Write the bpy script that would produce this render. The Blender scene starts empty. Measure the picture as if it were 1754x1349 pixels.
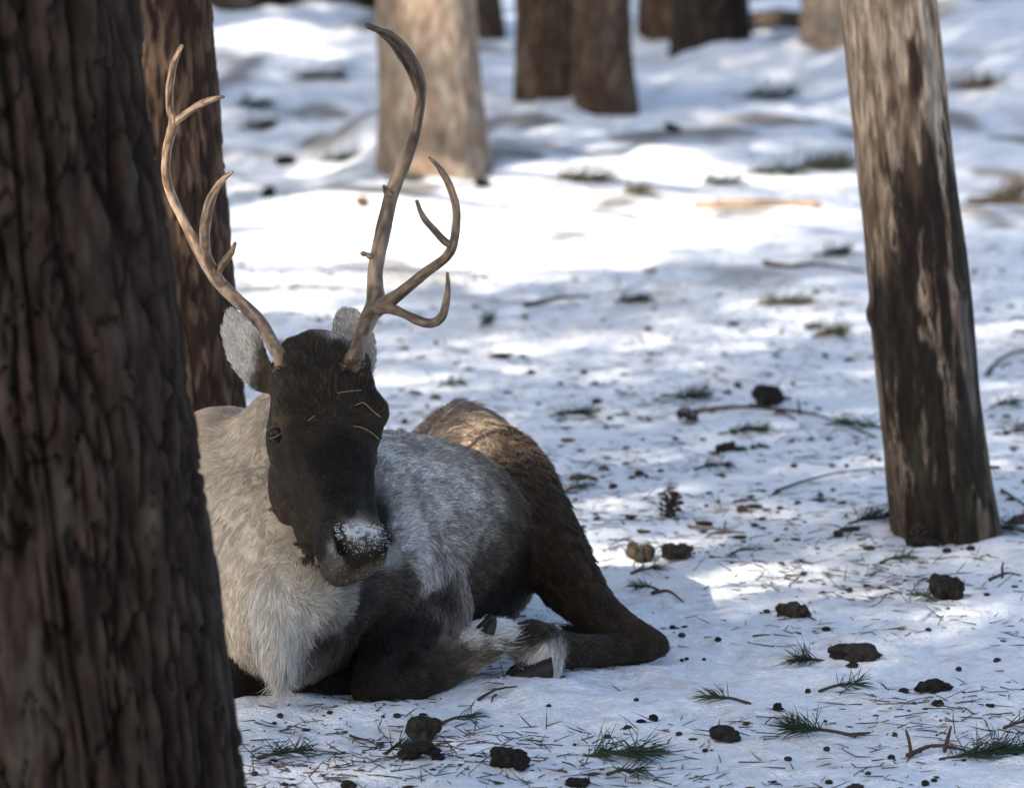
import bpy, math, random
import numpy as np
from mathutils import Vector, kdtree
from mathutils.bvhtree import BVHTree

random.seed(7)
RNG = np.random.default_rng(7)
SC = bpy.context.scene
COL = SC.collection

# ------------------------------------------------------------------ camera, sky, sun, exposure
FPX, CAMH, HZ = 9150.0, 1.70, -485.0           # focal length (px of the 1754 px wide photo), eye height, horizon row
PITCH = math.atan((674.5 - HZ) / FPX)
cam_d = bpy.data.cameras.new("camera")
cam = bpy.data.objects.new("camera", cam_d); COL.objects.link(cam)
cam_d.sensor_width = 36.0
cam_d.lens = FPX / 1754.0 * 36.0
cam_d.clip_start, cam_d.clip_end = 0.1, 2000.0
cam.location = (0, 0, CAMH)
cam.rotation_euler = (math.pi / 2 - PITCH, 0, 0)
cam_d.dof.use_dof = True
cam_d.dof.focus_distance = 9.12
cam_d.dof.aperture_fstop = 6.3
SC.camera = cam

SUN_EL = math.radians(33.0)
SUN_AZ = math.radians(40.0)                    # the sun stands behind the camera's left shoulder
SUNV = np.array([-math.sin(SUN_AZ) * math.cos(SUN_EL), -math.cos(SUN_AZ) * math.cos(SUN_EL), math.sin(SUN_EL)])
world = bpy.data.worlds.new("World"); SC.world = world; world.use_nodes = True
wn = world.node_tree; bgn = wn.nodes["Background"]
sky = wn.nodes.new("ShaderNodeTexSky"); sky.sky_type = 'NISHITA'; sky.sun_disc = False
sky.sun_elevation = SUN_EL
sky.sun_rotation = math.atan2(SUNV[0], SUNV[1])
sky.air_density = 1.0; sky.dust_density = 2.2; sky.ozone_density = 1.0
wn.links.new(sky.outputs[0], bgn.inputs[0]); bgn.inputs[1].default_value = 0.13
sun_d = bpy.data.lights.new("sun", 'SUN'); sun_d.energy = 5.0; sun_d.angle = math.radians(0.53); sun_d.color = (1.0, 0.91, 0.79)
sun = bpy.data.objects.new("sun", sun_d); COL.objects.link(sun)
sun.rotation_euler = Vector(SUNV).to_track_quat('Z', 'Y').to_euler()
sun.location = (-8, -8, 12)
SC.view_settings.view_transform = 'Standard'; SC.view_settings.look = 'None'
SC.view_settings.exposure = 1.15; SC.view_settings.gamma = 1.0; SC.view_settings.use_curve_mapping = False
SC.render.engine = 'CYCLES'
SC.cycles.max_bounces = 6; SC.cycles.diffuse_bounces = 3; SC.cycles.glossy_bounces = 2; SC.cycles.transparent_max_bounces = 6
SC.cycles.use_denoising = True
SC.cycles.sample_clamp_indirect = 6.0
try:
    SC.cycles_curves.shape = 'RIBBONS'; SC.cycles_curves.subdivisions = 1
except Exception:
    pass

# ------------------------------------------------------------------ projection helpers (photo point + distance -> place)
_cp, _sp = math.cos(PITCH), math.sin(PITCH)
def ray(px, py):
    a, b = (px - 877.0) / FPX, (674.5 - py) / FPX
    return np.array([a, _cp + b * _sp, -_sp + b * _cp])
def P(px, py, Y):
    d = ray(px, py)
    return np.array([0, 0, CAMH]) + d * (Y / d[1])
def PX(p):
    p = np.atleast_2d(p); q = p - np.array([0, 0, CAMH])
    dep = q[:, 1] * _cp - q[:, 2] * _sp
    up = q[:, 1] * _sp + q[:, 2] * _cp
    return np.stack([877 + FPX * q[:, 0] / dep, 674.5 - FPX * up / dep], 1)

# ------------------------------------------------------------------ noise
def _h(ix, iy, iz, s):
    h = (ix.astype(np.int64) * 374761393 + iy.astype(np.int64) * 668265263 + iz.astype(np.int64) * 2147483647 + s * 974634773) & 0xFFFFFFFF
    h = ((h ^ (h >> 13)) * 1274126177) & 0xFFFFFFFF
    h = ((h ^ (h >> 16)) * 2246822519) & 0xFFFFFFFF
    return (h ^ (h >> 15)) & 0xFFFFFFFF
def noise(p, s=0):
    p = np.asarray(p, float)
    if p.shape[1] == 2: p = np.column_stack([p, np.full(len(p), 0.37)])
    i = np.floor(p).astype(np.int64); f = p - i
    u = f * f * f * (f * (f * 6 - 15) + 10)
    out = np.zeros(len(p))
    for dx in (0, 1):
        for dy in (0, 1):
            for dz in (0, 1):
                h = _h(i[:, 0] + dx, i[:, 1] + dy, i[:, 2] + dz, s)
                gx = (h & 1023) / 511.5 - 1; gy = ((h >> 10) & 1023) / 511.5 - 1; gz = ((h >> 20) & 1023) / 511.5 - 1
                w = (u[:, 0] if dx else 1 - u[:, 0]) * (u[:, 1] if dy else 1 - u[:, 1]) * (u[:, 2] if dz else 1 - u[:, 2])
                out += w * (gx * (f[:, 0] - dx) + gy * (f[:, 1] - dy) + gz * (f[:, 2] - dz))
    return out * 1.4
def fbm(p, o=3, s=0, g=0.5):
    p = np.asarray(p, float); a, t = 1.0, 0
    for k in range(o):
        t = t + a * noise(p * 2.0 ** k, s + k * 17); a *= g
    return t
def worley(u, v, per, s=0):
    iu, iv = np.floor(u).astype(np.int64), np.floor(v).astype(np.int64)
    f1 = np.full(len(u), 9.0); f2 = f1.copy(); idv = np.zeros(len(u))
    for du in (-1, 0, 1):
        for dv in (-1, 0, 1):
            cu, cv = iu + du, iv + dv
            h = _h(np.mod(cu, per), cv, cv * 0, s)
            pu = cu + (h & 1023) / 1023.0; pv = cv + ((h >> 10) & 1023) / 1023.0
            d = np.sqrt((u - pu) ** 2 + (v - pv) ** 2)
            near = d < f1
            f2 = np.where(near, f1, np.minimum(f2, d)); idv = np.where(near, ((h >> 20) & 1023) / 1023.0, idv); f1 = np.minimum(f1, d)
    return f1, f2, idv
def sstep(a, b, x):
    t = np.clip((x - a) / (b - a), 0, 1); return t * t * (3 - 2 * t)
def mixc(a, b, t):
    return np.asarray(a) * (1 - t[:, None]) + np.asarray(b) * t[:, None]

# ------------------------------------------------------------------ mesh helpers
def mesh_obj(name, V, F, mat, parent=None, loc=None, col=None, smooth=True, uv=None):
    V = np.asarray(V, float)
    if loc is not None: V = V - np.asarray(loc)
    me = bpy.data.meshes.new(name)
    if isinstance(F, np.ndarray):
        n, k = F.shape
        me.vertices.add(len(V)); me.vertices.foreach_set("co", V.astype(np.float32).ravel())
        me.loops.add(n * k); me.loops.foreach_set("vertex_index", F.astype(np.int32).ravel())
        me.polygons.add(n); me.polygons.foreach_set("loop_start", np.arange(0, n * k, k, dtype=np.int32))
        me.update(calc_edges=True)
    else:
        me.from_pydata(V.tolist(), [], F)
    me.validate()
    if smooth: me.polygons.foreach_set("use_smooth", np.ones(len(me.polygons), bool))
    if col is not None and len(col) == len(me.vertices):
        at = me.color_attributes.new("col", 'FLOAT_COLOR', 'POINT')
        c = np.ones((len(col), 4), np.float32); c[:, :3] = col
        at.data.foreach_set("color", c.ravel())
    me.materials.append(mat)
    o = bpy.data.objects.new(name, me); COL.objects.link(o)
    if loc is not None: o.location = loc
    if parent is not None:
        o.parent = parent
        if loc is None: o.location = -Vector(world_loc(parent))
        else: o.location = Vector(loc) - Vector(world_loc(parent))
    return o
def world_loc(o):
    l = Vector(o.location)
    while o.parent is not None:
        o = o.parent; l = l + Vector(o.location)
    return l
def empty(name, loc):
    o = bpy.data.objects.new(name, None); COL.objects.link(o); o.location = loc; o.empty_display_size = 0.1
    return o
def tag(o, label=None, cat=None, group=None, kind=None):
    if label: o["label"] = label
    if cat: o["category"] = cat
    if group: o["group"] = group
    if kind: o["kind"] = kind
    return o
def grid_faces(nu, nv, wrap):
    a = np.arange(nu * nv).reshape(nv, nu)
    if wrap: b = np.roll(a, -1, 1); return np.stack([a[:-1], b[:-1], b[1:], a[1:]], -1).reshape(-1, 4)
    return np.stack([a[:-1, :-1], a[:-1, 1:], a[1:, 1:], a[1:, :-1]], -1).reshape(-1, 4)
def catmull(pts, n):
    pts = np.asarray(pts, float)
    p = np.vstack([2 * pts[0] - pts[1], pts, 2 * pts[-1] - pts[-2]]); out = []
    for i in range(1, len(p) - 2):
        t = np.linspace(0, 1, n, endpoint=False)[:, None]
        a, b, c, d = p[i - 1], p[i], p[i + 1], p[i + 2]
        out.append(0.5 * (2 * b + (c - a) * t + (2 * a - 5 * b + 4 * c - d) * t ** 2 + (3 * b - a - 3 * c + d) * t ** 3))
    out.append(pts[-1:]); return np.vstack(out)
def unit(v):
    v = np.asarray(v, float); return v / np.maximum(np.linalg.norm(v, axis=-1, keepdims=True), 1e-9)
def tube(pts, rad, sub=6, seg=10, ru=None, uhint=(1, 0.2, 0.1), jit=0.0, tip=True, seed=0):
    """round or elliptical tube through pts; returns vertices, quad faces, tangents"""
    data = np.column_stack([pts, rad, rad if ru is None else ru])
    d = catmull(data, sub); C = d[:, :3]; rv = np.abs(d[:, 3]); r2 = np.abs(d[:, 4])
    T = unit(np.gradient(C, axis=0))
    if tip:
        def ends(sl, sg, k):
            c0, r0, q0, t0 = C[sl], rv[sl], r2[sl], T[sl]
            ext = [(0.5, 0.86), (0.86, 0.5), (1.0, 0.02)]
            return [(c0 + sg * t0 * min(r0, q0) * e, r0 * m, q0 * m, t0) for e, m in ext]
        A = ends(0, -1, 0)[::-1]; B = ends(-1, 1, 0)
        C = np.vstack([[a[0] for a in A], C, [b[0] for b in B]])
        rv = np.concatenate([[a[1] for a in A], rv, [b[1] for b in B]]); r2 = np.concatenate([[a[2] for a in A], r2, [b[2] for b in B]])
        T = np.vstack([[a[3] for a in A], T, [b[3] for b in B]])
    U = np.asarray(uhint, float) - T * (T @ np.asarray(uhint, float))[:, None]; U = unit(U); W = np.cross(T, U)
    an = np.linspace(0, 2 * math.pi, seg, endpoint=False)
    V = C[:, None, :] + U[:, None, :] * (np.cos(an)[None, :, None] * r2[:, None, None]) + W[:, None, :] * (np.sin(an)[None, :, None] * rv[:, None, None])
    V = V.reshape(-1, 3)
    if jit: V += jit * np.column_stack([noise(V * 60, seed), noise(V * 60, seed + 1), noise(V * 60, seed + 2)])
    return V, grid_faces(seg, len(C), True), np.repeat(T, seg, 0)
class MB:
    def __init__(s): s.V, s.F, s.C, s.n = [], [], [], 0
    def add(s, V, F, c=None):
        V = np.asarray(V, float); s.V.append(V); s.F.append(np.asarray(F) + s.n); s.n += len(V)
        if c is not None: s.C.append(np.broadcast_to(np.asarray(c, float), (len(V), 3)))
    def build(s, name, mat, **k):
        return mesh_obj(name, np.vstack(s.V), np.vstack(s.F), mat, col=np.vstack(s.C) if s.C else None, **k)

# ------------------------------------------------------------------ materials
def mat_attr(name, rough=0.8, spec=0.25, bump=0.0, bscale=60.0, vary=0.0, vscale=40.0, stretch=None, sss=0.0):
    m = bpy.data.materials.new(name); m.use_nodes = True
    nt = m.node_tree; b = nt.nodes["Principled BSDF"]
    b.inputs["Roughness"].default_value = rough; b.inputs["Specular IOR Level"].default_value = spec
    at = nt.nodes.new("ShaderNodeAttribute"); at.attribute_name = "col"
    out = at.outputs["Color"]
    co = nt.nodes.new("ShaderNodeTexCoord"); vec = co.outputs["Object"]
    if stretch:
        mp = nt.nodes.new("ShaderNodeMapping"); mp.inputs["Scale"].default_value = stretch
        nt.links.new(vec, mp.inputs[0]); vec = mp.outputs[0]
    if vary:
        nz = nt.nodes.new("ShaderNodeTexNoise"); nz.inputs["Scale"].default_value = vscale; nz.inputs["Detail"].default_value = 4
        nt.links.new(vec, nz.inputs["Vector"])
        mr = nt.nodes.new("ShaderNodeMapRange"); mr.inputs["From Min"].default_value = 0.3; mr.inputs["From Max"].default_value = 0.7
        mr.inputs["To Min"].default_value = 1 - vary; mr.inputs["To Max"].default_value = 1 + vary
        nt.links.new(nz.outputs["Fac"], mr.inputs["Value"])
        mx = nt.nodes.new("ShaderNodeMix"); mx.data_type = 'RGBA'; mx.blend_type = 'MULTIPLY'; mx.inputs[0].default_value = 1.0
        nt.links.new(out, mx.inputs[6]); nt.links.new(mr.outputs[0], mx.inputs[7]); out = mx.outputs[2]
    nt.links.new(out, b.inputs["Base Color"])
    if bump:
        n2 = nt.nodes.new("ShaderNodeTexNoise"); n2.inputs["Scale"].default_value = bscale; n2.inputs["Detail"].default_value = 5
        nt.links.new(vec, n2.inputs["Vector"])
        bp = nt.nodes.new("ShaderNodeBump"); bp.inputs["Strength"].default_value = bump; bp.inputs["Distance"].default_value = 0.008 if name == "snow" else 0.004
        nt.links.new(n2.outputs["Fac"], bp.inputs["Height"]); nt.links.new(bp.outputs[0], b.inputs["Normal"])
    return m
M_SNOW = mat_attr("snow", 0.55, 0.35, bump=1.0, bscale=140, vary=0.09, vscale=70)
M_BARK = mat_attr("bark", 0.9, 0.15, bump=0.8, bscale=70, vary=0.35, vscale=45, stretch=(1, 1, 0.35))
M_WOOD = mat_attr("weathered_wood", 0.85, 0.15, bump=0.8, bscale=120, vary=0.35, vscale=80, stretch=(1, 1, 0.18))
M_NEEDLE = mat_attr("pine_needle", 0.55, 0.35)
M_TWIG = mat_attr("twig_bark", 0.85, 0.2, bump=0.5, bscale=150, vary=0.3, vscale=120)
M_CLOD = mat_attr("clod", 0.85, 0.25, bump=1.0, bscale=110, vary=0.45, vscale=90)
M_ANTLER = mat_attr("antler_bone", 0.55, 0.4, bump=0.35, bscale=160, vary=0.28, vscale=95, stretch=(1, 1, 0.35))
M_HIDE = mat_attr("hide", 0.85, 0.15)
M_FUR = mat_attr("fur", 0.52, 0.3)
M_HORN = mat_attr("hoof_horn", 0.6, 0.3, bump=0.3, bscale=120, vary=0.3, vscale=60)
M_EYE = mat_attr("eye_wet", 0.06, 0.12)
M_LID = mat_attr("eyelid_skin", 0.6, 0.3)

# ------------------------------------------------------------------ ground sheet
MOUNDS = []                                     # x, y, radius, height
def pxg(px, py): 
    d = ray(px, py); t = -CAMH / d[2]; return np.array([d[0] * t, d[1] * t])
_r = np.random.default_rng(11)
DENTS = np.column_stack([_r.uniform(-1.9, 1.9, 330), _r.uniform(7.6, 16.5, 330), _r.uniform(0.03, 0.085, 330), _r.uniform(-0.016, 0.010, 330)])
DENTS2 = np.column_stack([_r.uniform(-3.2, 3.2, 420), _r.uniform(15, 32, 420), _r.uniform(0.07, 0.2, 420), _r.uniform(-0.045, 0.04, 420)])
for (px, py, r, h) in [(1213, 120, .26, .055), (740, 300, .55, .07), (1030, 195, .6, .10), (1700, 120, 1.0, .35), (1640, 45, 1.1, .22), (640, 262, .18, .13), (1200, 300, .5, .08), (500, 110, .9, .12), (1400, 250, .7, .06), (560, 60, 1.2, .18), (610, 1226, .05, .016), (690, 1224, .06, .014), (480, 1218, .10, .014), (900, 1185, .06, .012), (1010, 1158, .09, .010), (1120, 1146, .05, .012), (1500, 905, .08, .015)]:
    g = pxg(px, py); MOUNDS.append((g[0], g[1], r, h))
def H(x, y, fine=True):
    x = np.atleast_1d(np.asarray(x, float)); y = np.atleast_1d(np.asarray(y, float))
    p = np.column_stack([x, y])
    near = np.exp(-((y - 9.6) / 14.0) ** 2 - (x / 9) ** 2)
    far = sstep(16.5, 22, y) * (1 - sstep(60, 160, np.hypot(x, y)))
    h = fbm(p * 2.6, 3, 5) * 0.011 * (near + .3) + fbm(p * np.array([0.95, 0.6]), 3, 9) * 0.055 * far + fbm(p * np.array([3.0, 2.2]), 3, 13) * 0.030 * far + fbm(p * 7.0, 2, 14) * 0.011 * far
    for (mx, my, r, a) in MOUNDS: h += a * np.exp(-(((x - mx) ** 2 + ((y - my) * 0.7) ** 2) / (r * r)))
    lf = (np.abs(x) < 4) & (y > 14) & (y < 34)
    if fine and lf.any():
        xl, yl = x[lf], y[lf]; hh = np.zeros(len(xl))
        for (dx, dy, r, a) in DENTS2:
            k = (np.abs(xl - dx) < 2.6 * r) & (np.abs(yl - dy) < 2.6 * r)
            if k.any(): hh[k] += a * np.exp(-((xl[k] - dx) ** 2 + (yl[k] - dy) ** 2) / (r * r))
        h[lf] += hh
    if fine:
        loc = (np.abs(x) < 2.2) & (y > 7) & (y < 17)
        if loc.any():
            xl, yl = x[loc], y[loc]; hh = np.zeros(len(xl))
            for (dx, dy, r, a) in DENTS:
                k = (np.abs(xl - dx) < 3 * r) & (np.abs(yl - dy) < 3 * r)
                if k.any(): hh[k] += a * np.exp(-((xl[k] - dx) ** 2 + (yl[k] - dy) ** 2) / (r * r))
            hh += fbm(np.column_stack([xl, yl]) * 11, 3, 21) * 0.0075 + noise(np.column_stack([xl, yl]) * 31, 22) * .0046 + noise(np.column_stack([xl, yl]) * 62, 23) * .0022
            h[loc] += hh
    return h
def G(px, py):
    d = ray(px, py); y = np.arange(6.0, 48, .03); t = y / d[1]
    z = CAMH + d[2] * t; k = np.argmax(z <= H(d[0] * t, y)); a, b = y[max(k - 1, 0)], y[k]
    yy = np.linspace(a, b, 40); t = yy / d[1]; h = H(d[0] * t, yy); k = np.argmin(np.abs(CAMH + d[2] * t - h))
    return np.array([d[0] * t[k], yy[k], h[k]])
def spread(lo, hi, step0, far, growth):
    a = list(np.arange(lo, hi, step0)); s = step0
    while a[-1] < far: s *= growth; a.append(a[-1] + s)
    return a
def build_ground():
    xp = spread(0, 1.55, 0.0105, 420, 1.05); xs = np.array([-v for v in xp[:0:-1]] + xp)
    yp = spread(7.6, 12.6, 0.0105, 34, 1.0062); yp = yp + spread(yp[-1] + 0.3, yp[-1] + 0.4, 0.3, 700, 1.12)
    yn = spread(0, 0.4, 0.1, 300, 1.2)
    ys = np.array([7.6 - v for v in yn[:0:-1]] + yp)
    X, Y = np.meshgrid(xs, ys); x, y = X.ravel(), Y.ravel()
    z = H(x, y)
    p = np.column_stack([x, y])
    dirt = sstep(0.18, 0.62, fbm(p * 26, 2, 31) * 0.8 + fbm(p * 3.1, 2, 33) * 0.55)
    fleck = sstep(0.52, 0.85, noise(p * 120, 35)) * sstep(-0.3, 0.5, fbm(p * 1.7, 2, 36))
    warm = sstep(0.0, 0.7, fbm(p * 1.3, 2, 37))
    c = mixc([.83, .85, .89], [.80, .80, .80], warm)
    c = mixc(c, [.52, .46, .40], dirt * 0.45); c = mixc(c, [.16, .12, .09], fleck * 0.7 * (np.abs(x) < 4))
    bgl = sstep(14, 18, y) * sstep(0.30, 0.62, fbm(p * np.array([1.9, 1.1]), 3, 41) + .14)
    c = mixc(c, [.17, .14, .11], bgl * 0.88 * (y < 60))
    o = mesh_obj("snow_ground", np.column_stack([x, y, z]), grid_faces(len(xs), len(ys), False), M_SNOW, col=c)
    return tag(o, "trampled snow covering the forest floor, strewn with needles and droppings", kind="structure")
build_ground()

# ------------------------------------------------------------------ pine trees
NEEDLE_CARD = []
def crown_mesh(name, centers, parent, seed=0, n=34, rad=0.22):
    r = np.random.default_rng(seed); c = np.repeat(np.asarray(centers), n, 0); N = len(c)
    d = unit(r.normal(size=(N, 3))); pos = c + d * (r.uniform(0.15, 1, (N, 1)) ** 0.6) * rad * np.array([1, 1, .75])
    a = unit(d + 0.7 * r.normal(size=(N, 3))); b = unit(np.cross(a, r.normal(size=(N, 3))))
    L = r.uniform(.07, .14, (N, 1)); W = r.uniform(.016, .034, (N, 1))
    V = np.stack([pos - b * W * .4, pos + a * L * .5 - b * W, pos + a * L, pos + a * L * .5 + b * W], 1).reshape(-1, 3)
    F = np.arange(4 * N).reshape(N, 4)
    g = np.repeat(r.uniform(.6, 1.3, (N, 1)), 4, 0)
    return mesh_obj(name, V, F, M_NEEDLE, parent=parent, col=np.array([.035, .065, .025]) * g, smooth=False)
def trunk_mesh(base, lean, dia, height, seed, dz, nth, zdet, style, parent, zbot=-0.25, bend=0.0):
    zs = [zbot]
    while zs[-1] < zdet: zs.append(zs[-1] + dz)
    s = dz
    while zs[-1] < height: s *= 1.25; zs.append(zs[-1] + min(s, .8))
    zs = np.array(zs); th = np.linspace(0, 2 * math.pi, nth, endpoint=False)
    TH, Z = np.meshgrid(th, zs); t, z = TH.ravel(), Z.ravel()
    R = dia / 2 * (1 - 0.62 * np.clip(z / height, 0, 1)) * (1 + style.get('flare', .16) * np.exp(-np.maximum(z, 0) / 0.18))
    ring = np.column_stack([np.cos(t) * 1.7, np.sin(t) * 1.7, z * 0.8 + seed])
    R = R * (1 + style.get('wob', .05) * noise(ring, seed))
    circ = math.pi * dia
    cw, ch, dep = style["cw"], style["ch"], style["depth"]
    per = max(6, int(round(circ / cw)))
    wob = fbm(np.column_stack([np.cos(t) * dia * 3.2, np.sin(t) * dia * 3.2, z * 1.9 + seed * 3]), 3, seed + 3)
    wob2 = fbm(np.column_stack([np.cos(t) * dia * 11, np.sin(t) * dia * 11, z * 7 + seed * 5]), 2, seed + 5)
    u = t / (2 * math.pi) * per + wob * 1.1 + wob2 * .45; v = z / ch + wob2 * .8 + wob * .7
    f1, f2, idv = worley(u, v, per, seed)
    e = sstep(0.02, style.get("soft", .30), f2 - f1)
    cx, cy = np.cos(t) * dia, np.sin(t) * dia
    def rid(fx, fz, sd, lo=.72):
        return sstep(lo, 1.0, 1 - np.abs(noise(np.column_stack([cx * fx + wob * .5, cy * fx + wob * .5, z * fz + sd]), seed + sd)) * 2.4)
    crack = np.clip(np.maximum(rid(style.get('lf', 9), .8, 8, style.get('clo', .80)), .6 * rid(style.get('lf', 9) * 1.9, 1.8, 18, .82)) * style.get("line", .6), 0, 1)
    fine = fbm(np.column_stack([cx * 40, cy * 40, z * 16]), 3, seed + 11)
    flake = fbm(np.column_stack([cx * 30, cy * 30, z * 13]), 3, seed + 12)
    wk = style.get("cell", .5)
    fl = sstep(-.12, .22, flake)
    fw = style.get('fw', .022); per2 = max(8, int(round(circ / fw)))
    g1, g2, id2 = worley(t / (2 * math.pi) * per2 + wob * 1.5 + wob2 * .6, z / (fw * 2.6) + wob2 * .9 + wob, per2, seed + 77)
    d = dep * .55 * (id2 - .5) * sstep(.0, .10, g2 - g1) + dep * (wk * e * (0.75 + 0.5 * idv) + (1 - wk) * fl - style.get('cd', 1.1) * crack) + dep * style.get('fn', .25) * fine
    R = R + d
    lx = lean[0] * z + bend * np.sin(np.clip(z, 0, 3) * 1.6)
    V = np.column_stack([base[0] + lx + R * np.cos(t), base[1] + lean[1] * z + R * np.sin(t), base[2] + z])
    cp = mixc(style["plate"], style["plate2"], np.clip(idv * .35 + id2 * .45 + fine * .4 + flake * .35 + .05, 0, 1))
    c = mixc(style["crack"], cp, np.clip((wk * e + (1 - wk) * fl) - crack * .8, 0, 1))
    lich = sstep(.3, .6, fbm(np.column_stack([np.cos(t) * dia * 8, np.sin(t) * dia * 8, z * 6]), 2, seed + 14)) * style.get("lichen", 0)
    c = mixc(c, [.22, .23, .18], lich)
    return mesh_obj("trunk", V, grid_faces(nth, len(zs), True), M_BARK, parent=parent, col=c)
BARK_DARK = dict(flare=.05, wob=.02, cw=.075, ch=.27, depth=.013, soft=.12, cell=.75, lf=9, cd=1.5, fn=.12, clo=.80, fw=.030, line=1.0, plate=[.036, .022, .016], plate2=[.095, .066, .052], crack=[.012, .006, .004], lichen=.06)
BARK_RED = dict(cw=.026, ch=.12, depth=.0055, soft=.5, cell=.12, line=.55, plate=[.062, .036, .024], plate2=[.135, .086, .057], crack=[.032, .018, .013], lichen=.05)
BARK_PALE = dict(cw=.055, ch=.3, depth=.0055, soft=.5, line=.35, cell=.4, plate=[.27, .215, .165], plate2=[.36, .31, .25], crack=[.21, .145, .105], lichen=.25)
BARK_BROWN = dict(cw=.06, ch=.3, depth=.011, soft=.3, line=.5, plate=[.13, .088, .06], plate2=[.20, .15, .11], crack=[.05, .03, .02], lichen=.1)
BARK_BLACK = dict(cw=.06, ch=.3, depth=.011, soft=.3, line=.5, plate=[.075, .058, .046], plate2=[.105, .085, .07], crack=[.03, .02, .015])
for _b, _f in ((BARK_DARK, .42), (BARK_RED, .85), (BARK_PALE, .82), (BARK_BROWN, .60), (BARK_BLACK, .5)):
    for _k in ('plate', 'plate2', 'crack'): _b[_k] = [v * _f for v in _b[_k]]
def pine_tree(label, base, dia, lean, style, seed, dz=.02, nth=90, zdet=2.2, height=11.5, crown=None, group="pine trunks standing in the snow", bend=0):
    root = empty("pine_tree", base); tag(root, label, "pine tree", group)
    trunk_mesh(base, lean, dia, height, seed, dz, nth, zdet, style, root, bend=bend)
    r = np.random.default_rng(seed + 50)
    if crown is None:
        k = 46; z = r.uniform(6.5, height + .5, k); a = r.uniform(0, 6.283, k); q = (height + 1.2 - z) / 5.5 * 1.7 * np.sqrt(r.uniform(.1, 1, k))
        crown = np.column_stack([base[0] + lean[0] * z + q * np.cos(a), base[1] + lean[1] * z + q * np.sin(a), base[2] + z])
        n, rad = 60, .34
    else: n, rad = 34, .22
    crown_mesh("crown", crown, root, seed, n, rad)
    mb = MB()
    for c in crown[:: max(1, len(crown) // 26)]:
        z0 = np.clip(c[2] - .5 * np.hypot(c[0] - base[0], c[1] - base[1]) * .5, 3.2, height - .3)
        b0 = np.array([base[0] + lean[0] * z0, base[1] + lean[1] * z0, base[2] + z0])
        m = (b0 + c) / 2 + np.array([0, 0, -.08]) + r.normal(size=3) * .06
        V, F, _ = tube([b0, m, c], [.035, .022, .007], sub=4, seg=6); mb.add(V, F, style["plate"])
    mb.build("limbs", M_BARK, parent=root)["kind"] = "stuff"
    return root
def base_at(px, py, sink=.0):
    g = G(px, py); g[2] -= sink; return g
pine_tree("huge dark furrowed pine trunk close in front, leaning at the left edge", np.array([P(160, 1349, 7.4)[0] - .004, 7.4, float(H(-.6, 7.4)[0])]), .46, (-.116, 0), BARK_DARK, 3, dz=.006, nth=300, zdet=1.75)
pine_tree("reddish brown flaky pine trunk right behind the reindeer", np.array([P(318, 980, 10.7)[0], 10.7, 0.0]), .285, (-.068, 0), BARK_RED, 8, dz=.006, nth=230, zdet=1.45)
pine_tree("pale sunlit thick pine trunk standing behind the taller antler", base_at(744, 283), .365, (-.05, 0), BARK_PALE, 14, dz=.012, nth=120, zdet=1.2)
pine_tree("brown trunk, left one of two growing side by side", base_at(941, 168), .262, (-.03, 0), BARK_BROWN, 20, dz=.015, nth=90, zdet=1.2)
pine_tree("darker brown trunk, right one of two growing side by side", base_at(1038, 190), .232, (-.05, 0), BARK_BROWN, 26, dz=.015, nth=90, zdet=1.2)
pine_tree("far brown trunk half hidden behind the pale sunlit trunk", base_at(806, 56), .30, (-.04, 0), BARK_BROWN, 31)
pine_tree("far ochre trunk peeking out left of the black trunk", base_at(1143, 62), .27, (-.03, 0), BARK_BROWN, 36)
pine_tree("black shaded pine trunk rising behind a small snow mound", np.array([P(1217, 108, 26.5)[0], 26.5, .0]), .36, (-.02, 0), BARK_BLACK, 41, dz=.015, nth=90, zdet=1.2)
pine_tree("far peach coloured sunlit trunk beside the leaning post", base_at(1428, 66), .29, (-.02, 0), BARK_PALE, 46)

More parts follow.
